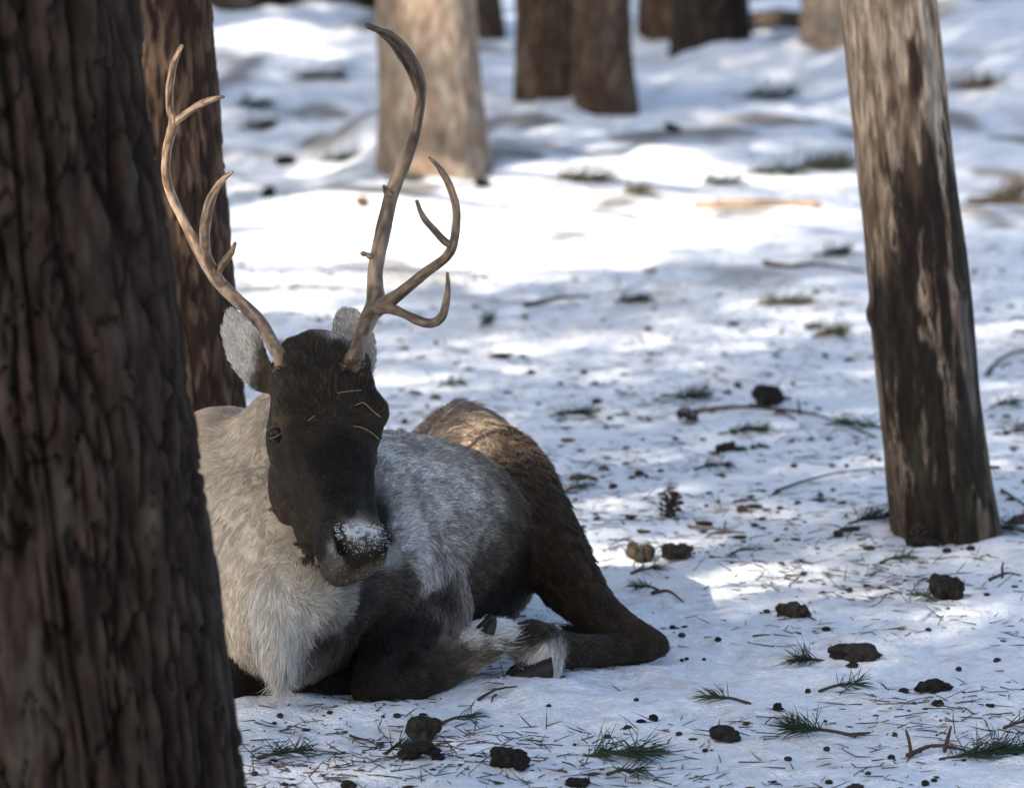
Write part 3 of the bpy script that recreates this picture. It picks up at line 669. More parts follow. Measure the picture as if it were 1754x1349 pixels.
def build_fur(count=340000):
    r = np.random.default_rng(5)
    tri = np.vstack([BF[:, [0, 1, 2]], BF[:, [0, 2, 3]]])
    a, b, c = BV[tri[:, 0]], BV[tri[:, 1]], BV[tri[:, 2]]
    ar = np.linalg.norm(np.cross(b - a, c - a), axis=1); cen = (a + b + c) / 3; nrm = unit(np.cross(b - a, c - a))
    face = (nrm * unit(np.array([0, 0, CAMH]) - cen)).sum(1)
    wt = ar * np.where(face > -.25, 1.0, .28) * np.where(BG[tri[:, 0]] == HEAD, 1.9, 1.0) * np.where(cen[:, 2] < 0.004, .1, 1)
    cs = np.cumsum(wt); idx = np.searchsorted(cs, r.uniform(0, cs[-1], count)); idx = np.minimum(idx, len(tri) - 1)
    u = r.uniform(size=(count, 1)); v = r.uniform(size=(count, 1)); s = u + v > 1; u = np.where(s, 1 - u, u); v = np.where(s, 1 - v, v)
    T = tri[idx]; root = BV[T[:, 0]] * (1 - u - v) + BV[T[:, 1]] * u + BV[T[:, 2]] * v
    n = unit(BN[T[:, 0]] * (1 - u - v) + BN[T[:, 1]] * u + BN[T[:, 2]] * v)
    fl = BT[T[:, 0]]; g = BG[T[:, 0]]
    fl = fl + .30 * np.column_stack([noise(root * 16, 91), noise(root * 16, 92), noise(root * 16, 93)]) + .22 * np.column_stack([noise(root * 60, 94), noise(root * 60, 95), noise(root * 60, 96)])
    wc = hit(576, 722); dv = root - wc; ww = (g == HEAD) * np.exp(-((dv ** 2).sum(1)) / .085 ** 2); fl = fl * (1 - ww)[:, None] + unit(dv) * ww[:, None] * 1.1
    fl = np.where((g == TORSO)[:, None], fl + np.array([0, 0, -.22]), fl)
    fl = fl + .16 * r.normal(size=(count, 3))
    fl = unit(fl - n * (fl * n).sum(1, keepdims=True))
    ct = coat(root, g); L = ct[:, 3] * r.uniform(.65, 1.2, count) * np.where((g == TORSO) & (ct[:, 3] < .038), .72, .9)
    hk = np.vstack([v for v, f, gg, t in DEER if gg == HEAD]); kh = kdtree.KDTree(len(hk))
    for i, q in enumerate(hk): kh.insert(q, i)
    kh.balance(); sel = np.where((g == TORSO) & (root[:, 2] > .25) & (root[:, 1] < 9.5))[0]
    dd = np.array([kh.find(root[i])[2] for i in sel]); L[sel] *= np.clip(dd / .03, .45, 1)
    # bare places: eyes, nostrils
    for e, rad in ((EYE_A, .0185), (EYE_B, .0185)):
        L = np.where(((root - e) ** 2).sum(1) < rad ** 2, .0012, L)
    lift = np.where(g == HEAD, .28, np.where(g == EAR, .25, .30)) * r.uniform(.5, 1.5, count)
    lift = np.where(ct[:, 3] > .045, lift * .6, lift)
    brow = (g == HEAD) & (ct[:, 3] > .015); lift = np.where(brow, lift * 1.35, lift)
    cs_ = np.where(g == HEAD, .0075, np.where(g == EAR, .006, .0125))[:, None]
    cell = np.floor((root + .006 * np.column_stack([noise(root * 70, 201), noise(root * 70, 202), noise(root * 70, 203)])) / cs_).astype(np.int64)
    _, inv = np.unique(cell @ np.array([73856093, 19349663, 83492791]), return_inverse=True)
    cnt = np.bincount(inv); mean = np.column_stack([np.bincount(inv, root[:, q]) / cnt for q in range(3)])[inv]
    cdir = r.normal(size=(len(cnt), 3))[inv]; fl = unit(fl + np.where(ct[:, 3] < .022, .06, .13)[:, None] * cdir); cbr = np.exp(ct[:, 4] * .3 * r.normal(size=len(cnt))[inv])
    pull = (mean - root) * np.where(g == HEAD, .4, np.where(ct[:, 3] < .022, .2, .38))[:, None]
    k = 4; pts = np.zeros((count, k, 3)); p = root - n * .001
    droop = np.where(ct[:, 3] > .033, .35, .08)[:, None] * np.array([0, 0, -1.0])
    for j in range(k):
        pts[:, j] = p + pull * (j / 3) ** 1.4
        d = unit(n * (lift * (1 - .45 * j))[:, None] + fl + droop * (j / 3)); p = p + d * (L / (k - 1))[:, None]
    pts[:, :, 2] = np.maximum(pts[:, :, 2], .002)
    br = cbr * np.exp(r.normal(size=count) * ct[:, 4] * .85) * (1 + np.clip(ct[:, 4] * 1.1, 0, .5) * fbm(root * 26, 3, 97) + np.clip(ct[:, 4] * .8, 0, .35) * noise(root * 95, 98))
    col = np.ones((count, 4), np.float32); col[:, :3] = np.clip(ct[:, :3] * br[:, None], .003, .85)
    hc = bpy.data.hair_curves.new("fur"); hc.add_curves([k] * count)
    hc.points.foreach_set("position", (pts - np.array(deer.location)).astype(np.float32).ravel())
    rad = np.tile(np.array([.00050, .00046, .00034, .00010], np.float32), count) * np.repeat(np.where(g == HEAD, .75, 1.0), k).astype(np.float32)
    at = hc.attributes.get("radius") or hc.attributes.new("radius", 'FLOAT', 'POINT'); at.data.foreach_set("value", rad)
    ca = hc.attributes.new("col", 'FLOAT_COLOR', 'CURVE'); ca.data.foreach_set("color", col.ravel())
    hc.materials.append(M_FUR)
    o = bpy.data.objects.new("fur", hc); COL.objects.link(o); o.parent = body; o.location = Vector(deer.location) - world_loc(body) ; 
    o["kind"] = "stuff"
build_fur()

# antlers
def antler(label, beams, dk, lt):
    VV = MB()
    for pts, r0 in beams:
        C = np.array([P(x, y, Y) for x, y, Y, *_ in pts]); R = np.array([p[3] for p in pts]) / (FPX / 9.1)
        V, F, T = tube(C, R, 7, 16)
        rows = len(V) // 16; ang = np.tile(np.arange(16) / 16 * 6.283, rows); ln = np.repeat(np.arange(rows) * .012, 16) + r0
        q = np.column_stack([np.cos(ang) * 1.6, np.sin(ang) * 1.6, ln * 9])
        st = fbm(q, 3, 103 + r0); rn = np.repeat(V.reshape(rows, 16, 3).mean(1), 16, 0)
        V = V + unit(V - rn) * (.0020 * np.clip(fbm(q * np.array([1.6, 1.6, .8]), 3, 55), -1, 1))[:, None]
        pale = np.clip(.42 + 1.5 * st + .5 * fbm(V * np.array([90, 90, 60]), 2, 107), 0, 1)
        c = mixc(dk, lt, pale) * .72
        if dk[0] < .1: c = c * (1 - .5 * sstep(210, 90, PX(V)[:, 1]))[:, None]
        px = PX(V)
        VV.add(V, F, c)
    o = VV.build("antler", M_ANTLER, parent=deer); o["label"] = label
antler("smaller bone brown antler with slender forked tines", [
    ([(492, 642, 9.125, 17), (488, 630, 9.098, 17.5), (481, 611, 9.10, 13.5), (470, 594, 9.13, 12), (450, 558, 9.19, 11.5), (426, 531, 9.24, 12), (401, 509, 9.27, 12), (374, 482, 9.29, 12), (352, 452, 9.31, 9.5), (333, 416, 9.32, 9), (313, 377, 9.32, 8.5), (295, 338, 9.31, 8.5), (285, 299, 9.29, 8.5), (286, 259, 9.27, 8.5), (293, 228, 9.25, 8.5), (297, 206, 9.24, 8), (291, 186, 9.23, 6.5), (290, 152, 9.20, 6.5), (296, 117, 9.17, 6), (304, 93, 9.15, 5), (311, 79, 9.14, 3)], 0),
    ([(296, 214, 9.245, 7), (313, 199, 9.23, 6.5), (338, 182, 9.20, 6), (362, 171, 9.17, 5), (383, 166, 9.15, 2.5)], 0),
    ([(380, 488, 9.28, 9), (366, 464, 9.25, 9), (355, 440, 9.22, 8.5), (351, 412, 9.20, 9), (353, 377, 9.18, 9), (362, 340, 9.16, 8), (379, 311, 9.14, 5.5), (398, 294, 9.12, 2.2)], 0),
    ([(371, 474, 9.265, 6), (377, 459, 9.24, 6.5), (387, 445, 9.22, 6), (398, 429, 9.20, 4.5), (403, 416, 9.19, 2)], 0)], (.16, .095, .055), (.46, .33, .22))  # sun on this antler is put into its paler, warmer tones
antler("taller bone brown antler with a long curved beam", [
    ([(601, 632, 9.145, 17), (605, 619, 9.115, 17.5), (612, 598, 9.12, 14.5), (620, 576, 9.14, 14), (632, 545, 9.17, 14.5), (644, 519, 9.19, 17), (643, 490, 9.21, 14.5), (643, 460, 9.22, 13.5), (650, 422, 9.24, 13), (661, 372, 9.25, 13), (673, 323, 9.25, 13), (693, 279, 9.24, 12), (710, 230, 9.21, 10.5), (719, 185, 9.18, 9.5), (721, 150, 9.15, 9), (712, 116, 9.12, 9), (692, 83, 9.09, 8.5), (668, 61, 9.07, 7), (648, 52, 9.055, 5)], 0),
    ([(718, 160, 9.17, 6), (708, 133, 9.16, 6), (694, 107, 9.14, 6.5), (677, 80, 9.12, 6.5), (657, 58, 9.10, 6), (641, 48, 9.09, 5.5), (629, 44, 9.085, 4.5)], 0),
    ([(642, 530, 9.18, 16), (664, 517, 9.155, 13), (692, 497, 9.12, 9.5), (725, 470, 9.09, 8.5), (758, 446, 9.06, 8), (774, 425, 9.05, 8), (781, 394, 9.04, 7.5), (781, 357, 9.03, 7), (771, 322, 9.02, 6), (754, 290, 9.015, 4.5), (735, 270, 9.01, 2)], 0),
    ([(776, 422, 9.05, 6), (759, 411, 9.04, 6), (738, 388, 9.02, 5.5), (723, 367, 9.01, 4.5), (714, 344, 9.0, 2)], 0),
    ([(640, 528, 9.18, 16), (662, 526, 9.155, 12), (690, 536, 9.12, 8), (715, 549, 9.09, 8), (739, 554, 9.07, 8), (757, 542, 9.06, 7.5), (765, 515, 9.05, 6.5), (767, 490, 9.045, 4.5), (766, 468, 9.04, 2)], 0),
    ([(648, 442, 9.23, 8), (636, 439, 9.22, 6), (628, 436, 9.22, 3.5), (621, 434, 9.22, 4)], 0),
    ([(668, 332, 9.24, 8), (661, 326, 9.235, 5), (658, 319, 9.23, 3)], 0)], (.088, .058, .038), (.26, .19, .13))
import bmesh
_bm = bmesh.new(); bmesh.ops.create_icosphere(_bm, subdivisions=2, radius=1)
IV1_ = np.array([v.co[:] for v in _bm.verts]); IF1_ = np.array([[v.index for v in f.verts] for f in _bm.faces]); _bm.free()
# burrs at the antler bases
for px, py, Y, sd in ((488, 633, 9.088, 0), (604, 623, 9.103, 40)):
    c0 = P(px, py, Y); mb = MB(); r = np.random.default_rng(sd)
    for k in range(34):
        a = k / 17 * 6.283 + r.normal() * .1; rr = .0175 + r.uniform(-.003, .002); ss = r.uniform(.0022, .0042)
        q = c0 + SV * rr * math.cos(a) + NV * rr * math.sin(a) + A * r.uniform(-.004, .007)
        V = IV1_ * ss * (1 + .3 * r.normal(size=(len(IV1_), 1))) + q; mb.add(V, IF1_, np.array([.09, .066, .043]) * r.uniform(.5, 1.3))
    mb.build("antler_burr", M_ANTLER, parent=deer)
# eyes with lids
for c, sd in ((EYE_A, -1), (EYE_B, 1)):
    n = unit(c - HP(.13, 0, -.09)); up = unit(-A - n * (-A @ n)); sd_ = np.cross(n, up)
    eye = empty("eye", Vector(c)); eye.parent = deer; eye.location = Vector(c) - Vector(deer.location)
    th = np.linspace(0, 2 * math.pi, 28, endpoint=False); ph = np.linspace(0.02, math.pi - .02, 16); TH, PHI = np.meshgrid(th, ph)
    S = np.column_stack([(np.sin(PHI) * np.cos(TH)).ravel(), (np.sin(PHI) * np.sin(TH)).ravel(), np.cos(PHI).ravel()]) * .0185
    V = c - n * .0118 + S
    mesh_obj("eyeball", V, grid_faces(28, 16, True), M_EYE, parent=eye, col=np.tile([.008, .006, .005], (len(V), 1)))
    al = np.linspace(0, 2 * math.pi, 25)
    for lo, hi_, nm, colr, rr in ((0, math.pi, "upper_eyelid", (.030, .024, .019), .0046), (math.pi, 2 * math.pi, "lower_eyelid", (.075, .062, .05), .0017)):
        aa = np.linspace(lo, hi_, 12)
        ln = [c + sd_ * .0185 * math.cos(t) + up * (.0078 if lo == 0 else .0105) * math.sin(t) + n * (.0040 - .007 * abs(math.cos(t)) ** 2) for t in aa]
        V, F, _ = tube(ln, [rr * (.55 + .45 * math.sin(t - lo)) for t in aa], 3, 10)
        mesh_obj(nm, V, F, M_LID, parent=eye, col=np.tile(colr, (len(V), 1)))
# hooves
def hoof(c, fwd, up, L, Wd, Hh, label=None):
    fwd = unit(np.array(fwd, float)); up = np.array(up, float); up = unit(up - fwd * (up @ fwd)); sd = np.cross(fwd, up)
    root = None; mb = MB()
    for s in (-1, 1):
        rows = []
        for t in np.linspace(0, 1, 9):
            w = Wd * math.sqrt(max(1 - .92 * t ** 3, .02)) * .5; h = Hh * (1 - .55 * t) * (1 if t < .9 else .7); 
            an = np.linspace(0, 2 * math.pi, 14, endpoint=False)
            y = np.sign(np.cos(an)) * np.abs(np.cos(an)) ** .7 * w; z = (np.sign(np.sin(an)) * np.abs(np.sin(an)) ** .7 * .5 + .5) * h
            rows.append(np.asarray(c) + fwd * L * t + sd * (s * Wd * .55 * (1 - .45 * t) + y)[:, None] + up * z[:, None])
        V = np.vstack(rows); V = np.vstack([V, V[:14].mean(0), V[-14:].mean(0) + fwd * .004]); k = len(V) - 2
        F = grid_faces(14, 9, True); tri = np.array([[k, (i + 1) % 14, i, i] for i in range(14)] + [[k + 1, k - 14 + i, k - 14 + (i + 1) % 14, k - 14 + (i + 1) % 14] for i in range(14)])
        F = [f[:3] if f[2] == f[3] else f for f in np.vstack([F, tri]).tolist()]
        V = V + (.0028 * noise(V * 60, 5))[:, None]
        o = mesh_obj("hoof", V, F, M_HORN, parent=deer, col=np.tile([.016, .015, .015], (len(V), 1)))
hoof(P(944, 1170, 9.36), (-1, -.10, -.03), (.1, -.2, 1), .080, .038, .058)
hoof(P(838, 1084, 9.30), (.35, .1, .9), (-.8, -.6, .3), .030, .018, .022)
hoof(P(606, 1185, 9.25), (1, .35, -.05), (0, 0, 1), .07, .04, .04)

# snow grains frozen on the nose, straws on the brow
mbs = MB(); r = np.random.default_rng(77); bvh2 = bvh
for k in range(5200):
    px, py = r.normal(612, 19), r.normal(911, 6)
    if r.uniform() < .16: px, py = r.uniform(578, 668), r.normal(925, 14)
    if noise(np.array([[px / 9, py / 6]]), 7)[0] < r.uniform(-.25, .15): continue
    h = hit(px, py)
    if h is None or not (572 < px < 668 and 888 < py < 955): continue
    s = r.uniform(.0003, .0010); h = h + NV * r.uniform(.001, .004)
    V = unit(np.array([[1, 0, 0], [0, 1, 0], [-1, 0, 0], [0, -1, 0], [0, 0, 1], [0, 0, -1]], float)) * s * r.uniform(.6, 1.3, (6, 1)) + h
    F = np.array([[0, 1, 4], [1, 2, 4], [2, 3, 4], [3, 0, 4], [1, 0, 5], [2, 1, 5], [3, 2, 5], [0, 3, 5]]); mbs.add(V, F, [.85, .87, .9])
tag(mbs.build("snow_crust", M_SNOW), "white powder snow stuck on top of the reindeer's nose", "snow", kind="stuff")
for pts, lb in ([(574, 677), (595, 674), (615, 672)], "pale straight straw lying across the top of the reindeer's forehead"), ([(605, 698), (619, 694), (634, 707), (648, 718)], "pale bent straw on the reindeer's brow above the far eye"), ([(602, 734), (618, 737), (634, 746), (645, 756)], "thin pale straw curving beside the far eye socket"), ([(524, 725), (529, 720), (535, 716)], "tiny pale straw in the middle of the reindeer's face"):
    hs_ = [hit(*p) for p in pts]; hs_ = [h + NV * .010 for h in hs_ if h is not None]
    if len(hs_) < 2: continue
    V, F, _ = tube(hs_, [.0004] * len(hs_), 4, 6)
    tag(mesh_obj("straw_stalk", V, F, M_NEEDLE, loc=hs_[0], col=np.tile([.42, .34, .2], (len(V), 1))), lb, "straw", "straws caught on the reindeer's face")

# ------------------------------------------------------------------ pines out of the frame whose crowns shade the place
def in_poly(px, py, poly):
    x, y = px, py; ins = np.zeros(len(x), bool); j = len(poly) - 1
    for i in range(len(poly)):
        xi, yi = poly[i]; xj, yj = poly[j]
        c = ((yi > y) != (yj > y)) & (x < (xj - xi) * (y - yi) / (yj - yi + 1e-9) + xi); ins ^= c; j = i
    return ins
GAPS = [  # clearings in the canopy, given by the sunlit spots on the ground (photo points)
    [(300, 316), (700, 312), (1500, 298), (1520, 385), (1250, 438), (1000, 462), (700, 508), (500, 545), (300, 545)],
    [(630, 615), (800, 585), (1000, 560), (1300, 500), (1520, 490), (1520, 560), (1300, 590), (1100, 640), (900, 665), (640, 690)],
    [(1050, 900), (1180, 890), (1300, 905), (1330, 935), (1180, 975), (1040, 985)],
    [(1095, 1050), (1190, 1045), (1200, 1075), (1120, 1085)],
    [(1090, 320), (1160, 285), (1290, 240), (1420, 250), (1300, 300)],
    [(1180, 215), (1320, 195), (1480, 150), (1480, 190), (1300, 225)],
    [(1590, 20), (1700, 10), (1690, 130), (1600, 130)],
    [(380, 20), (560, 30), (640, 20), (640, 75), (380, 80)],
    [(400, 90), (640, 90), (650, 120), (390, 130)],
    [(900, 290), (1010, 260), (1080, 225), (1090, 250), (980, 300)],
    [(1280, 75), (1430, 60), (1440, 90), (1290, 105)],
    [(1620, 290), (1760, 290), (1760, 390), (1650, 400)],
    [(440, 255), (640, 280), (640, 310), (420, 320)],
]
RAYS = [(P(775, 715, 10.16), .10), (P(800, 775, 10.12), .06), (P(365, 704, 9.58), .01), (P(700, 765, 9.8), .0), (P(735, 100, 20.1), .26), (P(728, 230, 20.1), .2), (P(1425, 20, 28.4), .3), (P(330, 420, 9.32), .0), (P(292, 250, 9.26), .0), (P(825, 20, 29), .15), (P(1125, 20, 28.5), .15), (P(240, 120, 10.6), .0)]
def build_canopy():
    r = np.random.default_rng(23)
    sh = SUNV[:2] / SUNV[2]                       # ground shift per metre of height, towards the sun
    pts = []
    def fill(x0, x1, y0, y1, step, keep):
        gx = np.arange(x0, x1, step); gy = np.arange(y0, y1, step)
        X, Y = np.meshgrid(gx, gy); g = np.column_stack([X.ravel(), Y.ravel()]) + r.uniform(-.5, .5, (X.size, 2)) * step
        px = PX(np.column_stack([g, np.zeros(len(g))]))
        k = keep(g, px)
        return g[k]
    def near_keep(g, px):
        k = np.ones(len(g), bool)
        for i, poly in enumerate(GAPS): k &= ~(in_poly(px[:, 0], px[:, 1], poly) & (r.uniform(size=len(g)) > (0, .3, .5, .4)[min(i, 3)] * (i < 4)))
        thin = r.uniform(size=len(g)) < .06
        return k & ~thin
    def far_keep(g, px):
        k = near_keep(g, px); n = fbm(g * np.array([.75, .55]), 2, 111)
        return k & (n < .55)
    A_ = fill(-2.3, 2.2, 5.0, 14.2, .19, near_keep); B_ = fill(-3.2, 3.4, 14.2, 34, .18, far_keep)
    g = np.vstack([A_, B_]); z = np.where(r.uniform(size=len(g)) < .55, r.uniform(4.2, 6.2, len(g)), r.uniform(6.2, 8.6, len(g)))
    c = np.column_stack([g + sh[None] * z[:, None], z])
    for p, rad, m in [(P(940, 90, 23.6), .22, 60), (P(1033, 90, 23.0), .2, 60), (P(1217, 50, 26.4), .3, 80), (P(1560, 300, 11.0), .18, 60), (P(1590, 600, 11.0), .18, 60), (P(1540, 60, 11.0), .15, 40), (P(140, 600, 7.3), .3, 90), (P(120, 200, 7.3), .3, 90), (P(180, 1000, 7.3), .3, 90), (P(400, 850, 9.2), .2, 70), (P(470, 1000, 9.1), .2, 60), (P(560, 800, 9.0), .14, 40)]:  # extra needle clusters added to shade certain trunks, the post and the reindeer
        t = r.uniform(4.6, 8.2, m) / SUNV[2]; c = np.vstack([c, p + t[:, None] * SUNV + r.uniform(-1, 1, (m, 3)) * rad])
    # clearings where the sun reaches trunks, the croup and the withers
    ok = np.ones(len(c), bool)
    for p, rad in RAYS:
        d = c - p; t = d @ SUNV; q = np.linalg.norm(d - t[:, None] * SUNV, axis=1); ok &= q > rad + .19
    c = c[ok]
    cen = np.array([[-3.6, 3.2], [-5.6, 5.6], [-4.6, .6], [-6.6, 2.4], [-6.5, 12.2], [-4.2, 15.6], [-7.4, 16.4], [-5.2, 18.4], [-7.6, 20.5], [-4.4, 23.5], [-6.6, -1.0]])
    own = ((c[:, None, :2] - cen[None]) ** 2).sum(-1).argmin(1)
    words = ["nearest the camera", "beside the reindeer's shade", "behind the photographer", "farther left of the front trunk", "left of the sunlit clearing", "left of the pale trunk", "deep in the wood", "left of the twin trunks", "far left in the wood", "at the back of the wood", "rearmost of all"]
    for i, b in enumerate(cen):
        m = own == i
        if m.sum() < 12: continue
        base = np.array([b[0], b[1], float(H(b[0], b[1])[0])])
        pine_tree("shade casting pine out of view, " + words[i], base, .32, (0, 0), BARK_BROWN, 200 + i, dz=.15, nth=24, zdet=.5, height=9.5, crown=c[m], group="pines standing out of view to the left")
build_canopy()

# ------------------------------------------------------------------ things lying on the snow
NG = [np.array([.020, .040, .018]), np.array([.032, .055, .023]), np.array([.016, .030, .019])]
def needle(p, d, L, r=.0011, bend=None):
    d = unit(d); u = unit(np.cross(d, [.3, .2, .9])); w = np.cross(d, u); b = np.zeros(3) if bend is None else bend
    V = []
    for t, k in ((0, 1), (.55, .9)):
        c = p + d * L * t + b * t * t
        V += [c + r * k * (math.cos(a) * u + math.sin(a) * w) for a in (0, 2.1, 4.2)]
    V.append(p + d * L + b)
    F = [[0, 1, 4, 3], [1, 2, 5, 4], [2, 0, 3, 5], [3, 4, 6, 6], [4, 5, 6, 6], [5, 3, 6, 6]]
    return np.array(V), np.array(F)
def obj_from(mb, name, mat, **k):
    V = np.vstack(mb.V); F = [f[:3] if f[2] == f[3] else f for f in np.vstack(mb.F).tolist()]
    return mesh_obj(name, V, F, mat, col=np.vstack(mb.C), **k)
def sprig(px, py, wpx, ang, n, label, tuft=.6, nl=.05, tint=0, up=.35, twig=True, dry=0.0, seed=None, name="pine_sprig", cat="pine sprig", group="green pine sprigs on the snow"):
    r = np.random.default_rng(int(px * 7 + py) if seed is None else seed)
    g = G(px, py); sc = FPX / g[1]; L = wpx / sc; a = math.radians(ang)
    ax = np.array([math.cos(a), math.sin(a), 0.0]); b0 = g - ax * L * .5 + np.array([0, 0, .004])
    col = NG[tint]; tw = L * (1 - tuft * .25)
    pts = [b0, b0 + ax * tw * .5 + np.array([0, r.uniform(-.01, .01), .008]), b0 + ax * tw + np.array([0, 0, .010])]
    V, F, _ = tube(pts, [.0032, .0026, .0016], 5, 6)
    o = mesh_obj(name, V, F, M_TWIG, loc=b0, col=np.tile([.06, .042, .03], (len(V), 1))); tag(o, label, cat, group)
    mb = MB()
    for k in range(n):
        t = 1 - tuft * r.uniform() ** 1.2
        p = b0 + ax * tw * t + np.array([0, 0, .005 + .004 * t])
        sp = unit(ax * r.uniform(.5, 1.3) + r.normal(size=3) * np.array([.6, .6, .45]) + np.array([0, 0, up * r.uniform(.2, 1.3)]))
        ll = nl * r.uniform(.65, 1.15)
        if p[2] + sp[2] * ll < g[2] + .002: sp[2] = abs(sp[2]) * .3
        c = col * r.uniform(.6, 1.5)
        if r.uniform() < dry: c = np.array([.20, .12, .05]) * r.uniform(.6, 1.3)
        V, F = needle(p, sp, ll, .0010 * max(1, g[1] / 10), np.array([0, 0, -ll * r.uniform(0, .25)])); V[:, 2] = np.maximum(V[:, 2], g[2] - .004)
        mb.add(V, F, c)
    nd = obj_from(mb, "needles", M_NEEDLE, parent=o); nd["kind"] = "stuff"
    return o
def twig(pts, r0, label, forks=(), col=(.055, .04, .031), lift=.008, group="bare twigs on the snow", name="twig"):
    W = [G(*p) for p in pts]; n = len(W); rr = np.random.default_rng(int(sum(p[0] for p in pts)))
    C = [w + np.array([0, 0, r0 + (lift * rr.uniform(.2, 1.2) if 0 < i < n - 1 else 0)]) for i, w in enumerate(W)]
    V, F, _ = tube(C, [r0 * (1 - .6 * i / (n - 1)) for i in range(n)], 6, 8, jit=r0 * .35, seed=n)
    mb = MB(); mb.add(V, F, col)
    for (x0, y0, x1, y1, h) in forks:
        a, b = G(x0, y0), G(x1, y1); b = a + (b - a) * (1 if h == 0 else .0) + (np.array([(x1 - x0) / (FPX / a[1]), 0.03, h]) if h else 0)
        V, F, _ = tube([a + np.array([0, 0, r0]), (a + b) / 2 + np.array([0, 0, r0 + .004]), b + np.array([0, 0, r0])], [r0 * .8, r0 * .65, r0 * .4], 5, 8, jit=r0 * .3, seed=3); mb.add(V, F, col)
    o = mb.build(name, M_TWIG, loc=W[0]); return tag(o, label, "twig", group)
def ico(n=2):
    import bmesh
    bm = bmesh.new(); bmesh.ops.create_icosphere(bm, subdivisions=n, radius=1)
    V = np.array([v.co[:] for v in bm.verts]); F = np.array([[v.index for v in f.verts] for f in bm.faces]); bm.free(); return V, F
IV, IF = ico(3); IV2, IF2 = ico(2); IV1, IF1 = ico(1)
def clod(px, py, wpx, hpx, label, parts=5, col=(.045, .033, .026), seed=0, snow=0.0, cat="dung clod", name="dung_clod", group="dark clods of dung on the snow", rough=.3, offs=None):
    """a lump of several pellets pressed together, py = row of its foot"""
    r = np.random.default_rng(seed + int(px)); g = G(px, py); sc = FPX / g[1]; w, h = wpx / sc, hpx / sc
    mb = MB(); L = offs or [(r.uniform(-.42, .42), r.uniform(-.4, .4), r.uniform(.25, .7)) for _ in range(parts * 3 if parts > 3 else parts)]
    if not offs: L[0] = (0, 0, .5)
    for i, (ox, oy, oz) in enumerate(L):
        s = (.42 if i == 0 and not offs else r.uniform(.14, .32)); c = g + np.array([ox * w, oy * w * .8, oz * h - .006])
        V = IV * np.array([w * s, w * s * .9, max(h * s * 1.05, w * s * .45)])
        V = V * (1 + rough * fbm(IV * 1.5 + i * 3.1 + seed, 3, 120 + i, .6) - rough * .7 * np.abs(noise(IV * 2.6 + i + seed, 125)))[:, None] + c
        cc = mixc(np.array(col) * .2, np.array(col) * .55, np.clip(.45 + .8 * fbm(V * 90, 2, 130), 0, 1))
        if snow: cc = mixc(cc, [.82, .84, .88], sstep(.15, .5, fbm(V * 45, 2, 133) + snow - .4) * (IV[:, 2] > -.2))
        mb.add(V, IF, cc)
    return tag(mb.build(name, M_CLOD, loc=g), label, cat, group)
def cone(px, py, dpx, label, ang=0.4, tilt=.25, opened=1.0, seed=0):
    g = G(px, py); sc = FPX / g[1]; D = dpx / sc; R = D * .5; Lh = D * .62
    r = np.random.default_rng(seed); ax = unit(np.array([math.cos(ang) * math.cos(tilt), math.sin(ang) * math.cos(tilt), math.sin(tilt)])); u = unit(np.cross(ax, [0, 0, 1])); w = np.cross(u, ax)
    c0 = g + np.array([0, 0, R * .82]) - ax * Lh; 
    V = IV2 * np.array([R * .3, R * .3, Lh * .9]); V = V[:, :1] * u + V[:, 1:2] * w + V[:, 2:] * ax + c0 + ax * Lh
    root = mesh_obj("pine_cone", V, IF2, M_CLOD, loc=g, col=np.tile([.05, .035, .026], (len(V), 1))); tag(root, label, "pine cone", "pine cones on the snow")
    mb = MB(); n = 44
    for k in range(n):
        t = k / (n - 1); a = k * 2.399; prof = math.sin(math.pi * (.12 + .8 * t)) ** .7
        b = c0 + ax * 2 * Lh * (.08 + .84 * t); rad = math.cos(a) * u + math.sin(a) * w; out = unit(rad * opened * 1.5 + ax * (.25 + 1.3 * t * t)); tn = np.cross(ax, rad); th = unit(np.cross(out, tn))
        l, wd, tk = R * prof * 1.1, R * .21, R * .08
        pr = [(0, .35, .7), (.55, .75, .9), (.9, 1.0, 1.6), (1.0, .6, 1.2)]; V = []
        for q, ww, kk in pr: 
            p = b + out * l * q
            V += [p - tn * wd * ww + th * 0, p + th * tk * kk, p + tn * wd * ww, p - th * tk * kk]
        V = np.array(V); F = np.vstack([grid_faces(4, 4, True), [[12, 13, 14, 15]]])
        cc = np.array([.045, .032, .023]) * r.uniform(.5, 1.4); mb.add(V, F, cc)
    o = mb.build("scales", M_CLOD, parent=root, smooth=False); o["kind"] = "stuff"
    return root

# dung clods, from the foreground back
clod(725, 1268, 56, 54, "round brown clod with cracks lying in front of the folded foreleg", 6, (.075, .056, .038), 1, rough=.16)
clod(726, 1300, 70, 34, "dark arched string of droppings just below the round clod", 5, (.028, .022, .020), 2, offs=[(-.36, 0, .45), (-.2, .02, .75), (0, .03, .85), (.2, .02, .6), (.36, -.02, .3)])
clod(868, 1312, 56, 42, "angular dark clod standing alone at the bottom centre", 6, (.036, .028, .023), 3)
clod(1237, 1265, 56, 34, "smooth flat dark clod left of the bushy green sprig", 4, (.045, .035, .029), 4, rough=.15)
clod(1332, 1216, 22, 22, "small upright dropping above the bushy green sprig", 2, (.034, .027, .023), 5)
clod(1601, 1184, 50, 30, "dark knobbly clod with a tail, right of the star sprig", 6, (.034, .026, .022), 6)
clod(1607, 1207, 27, 17, "short oval dropping under the knobbly tailed clod", 2, (.04, .03, .025), 7)
clod(1620, 1026, 50, 52, "big black clod standing upright on the snow at right", 7, (.024, .019, .017), 8, rough=.26)
clod(1469, 1130, 78, 38, "wide dark clod sunken in the snow", 7, (.045, .036, .030), 9)
clod(1461, 1142, 22, 18, "small dropping in front of the wide sunken clod", 2, (.05, .04, .034), 10)
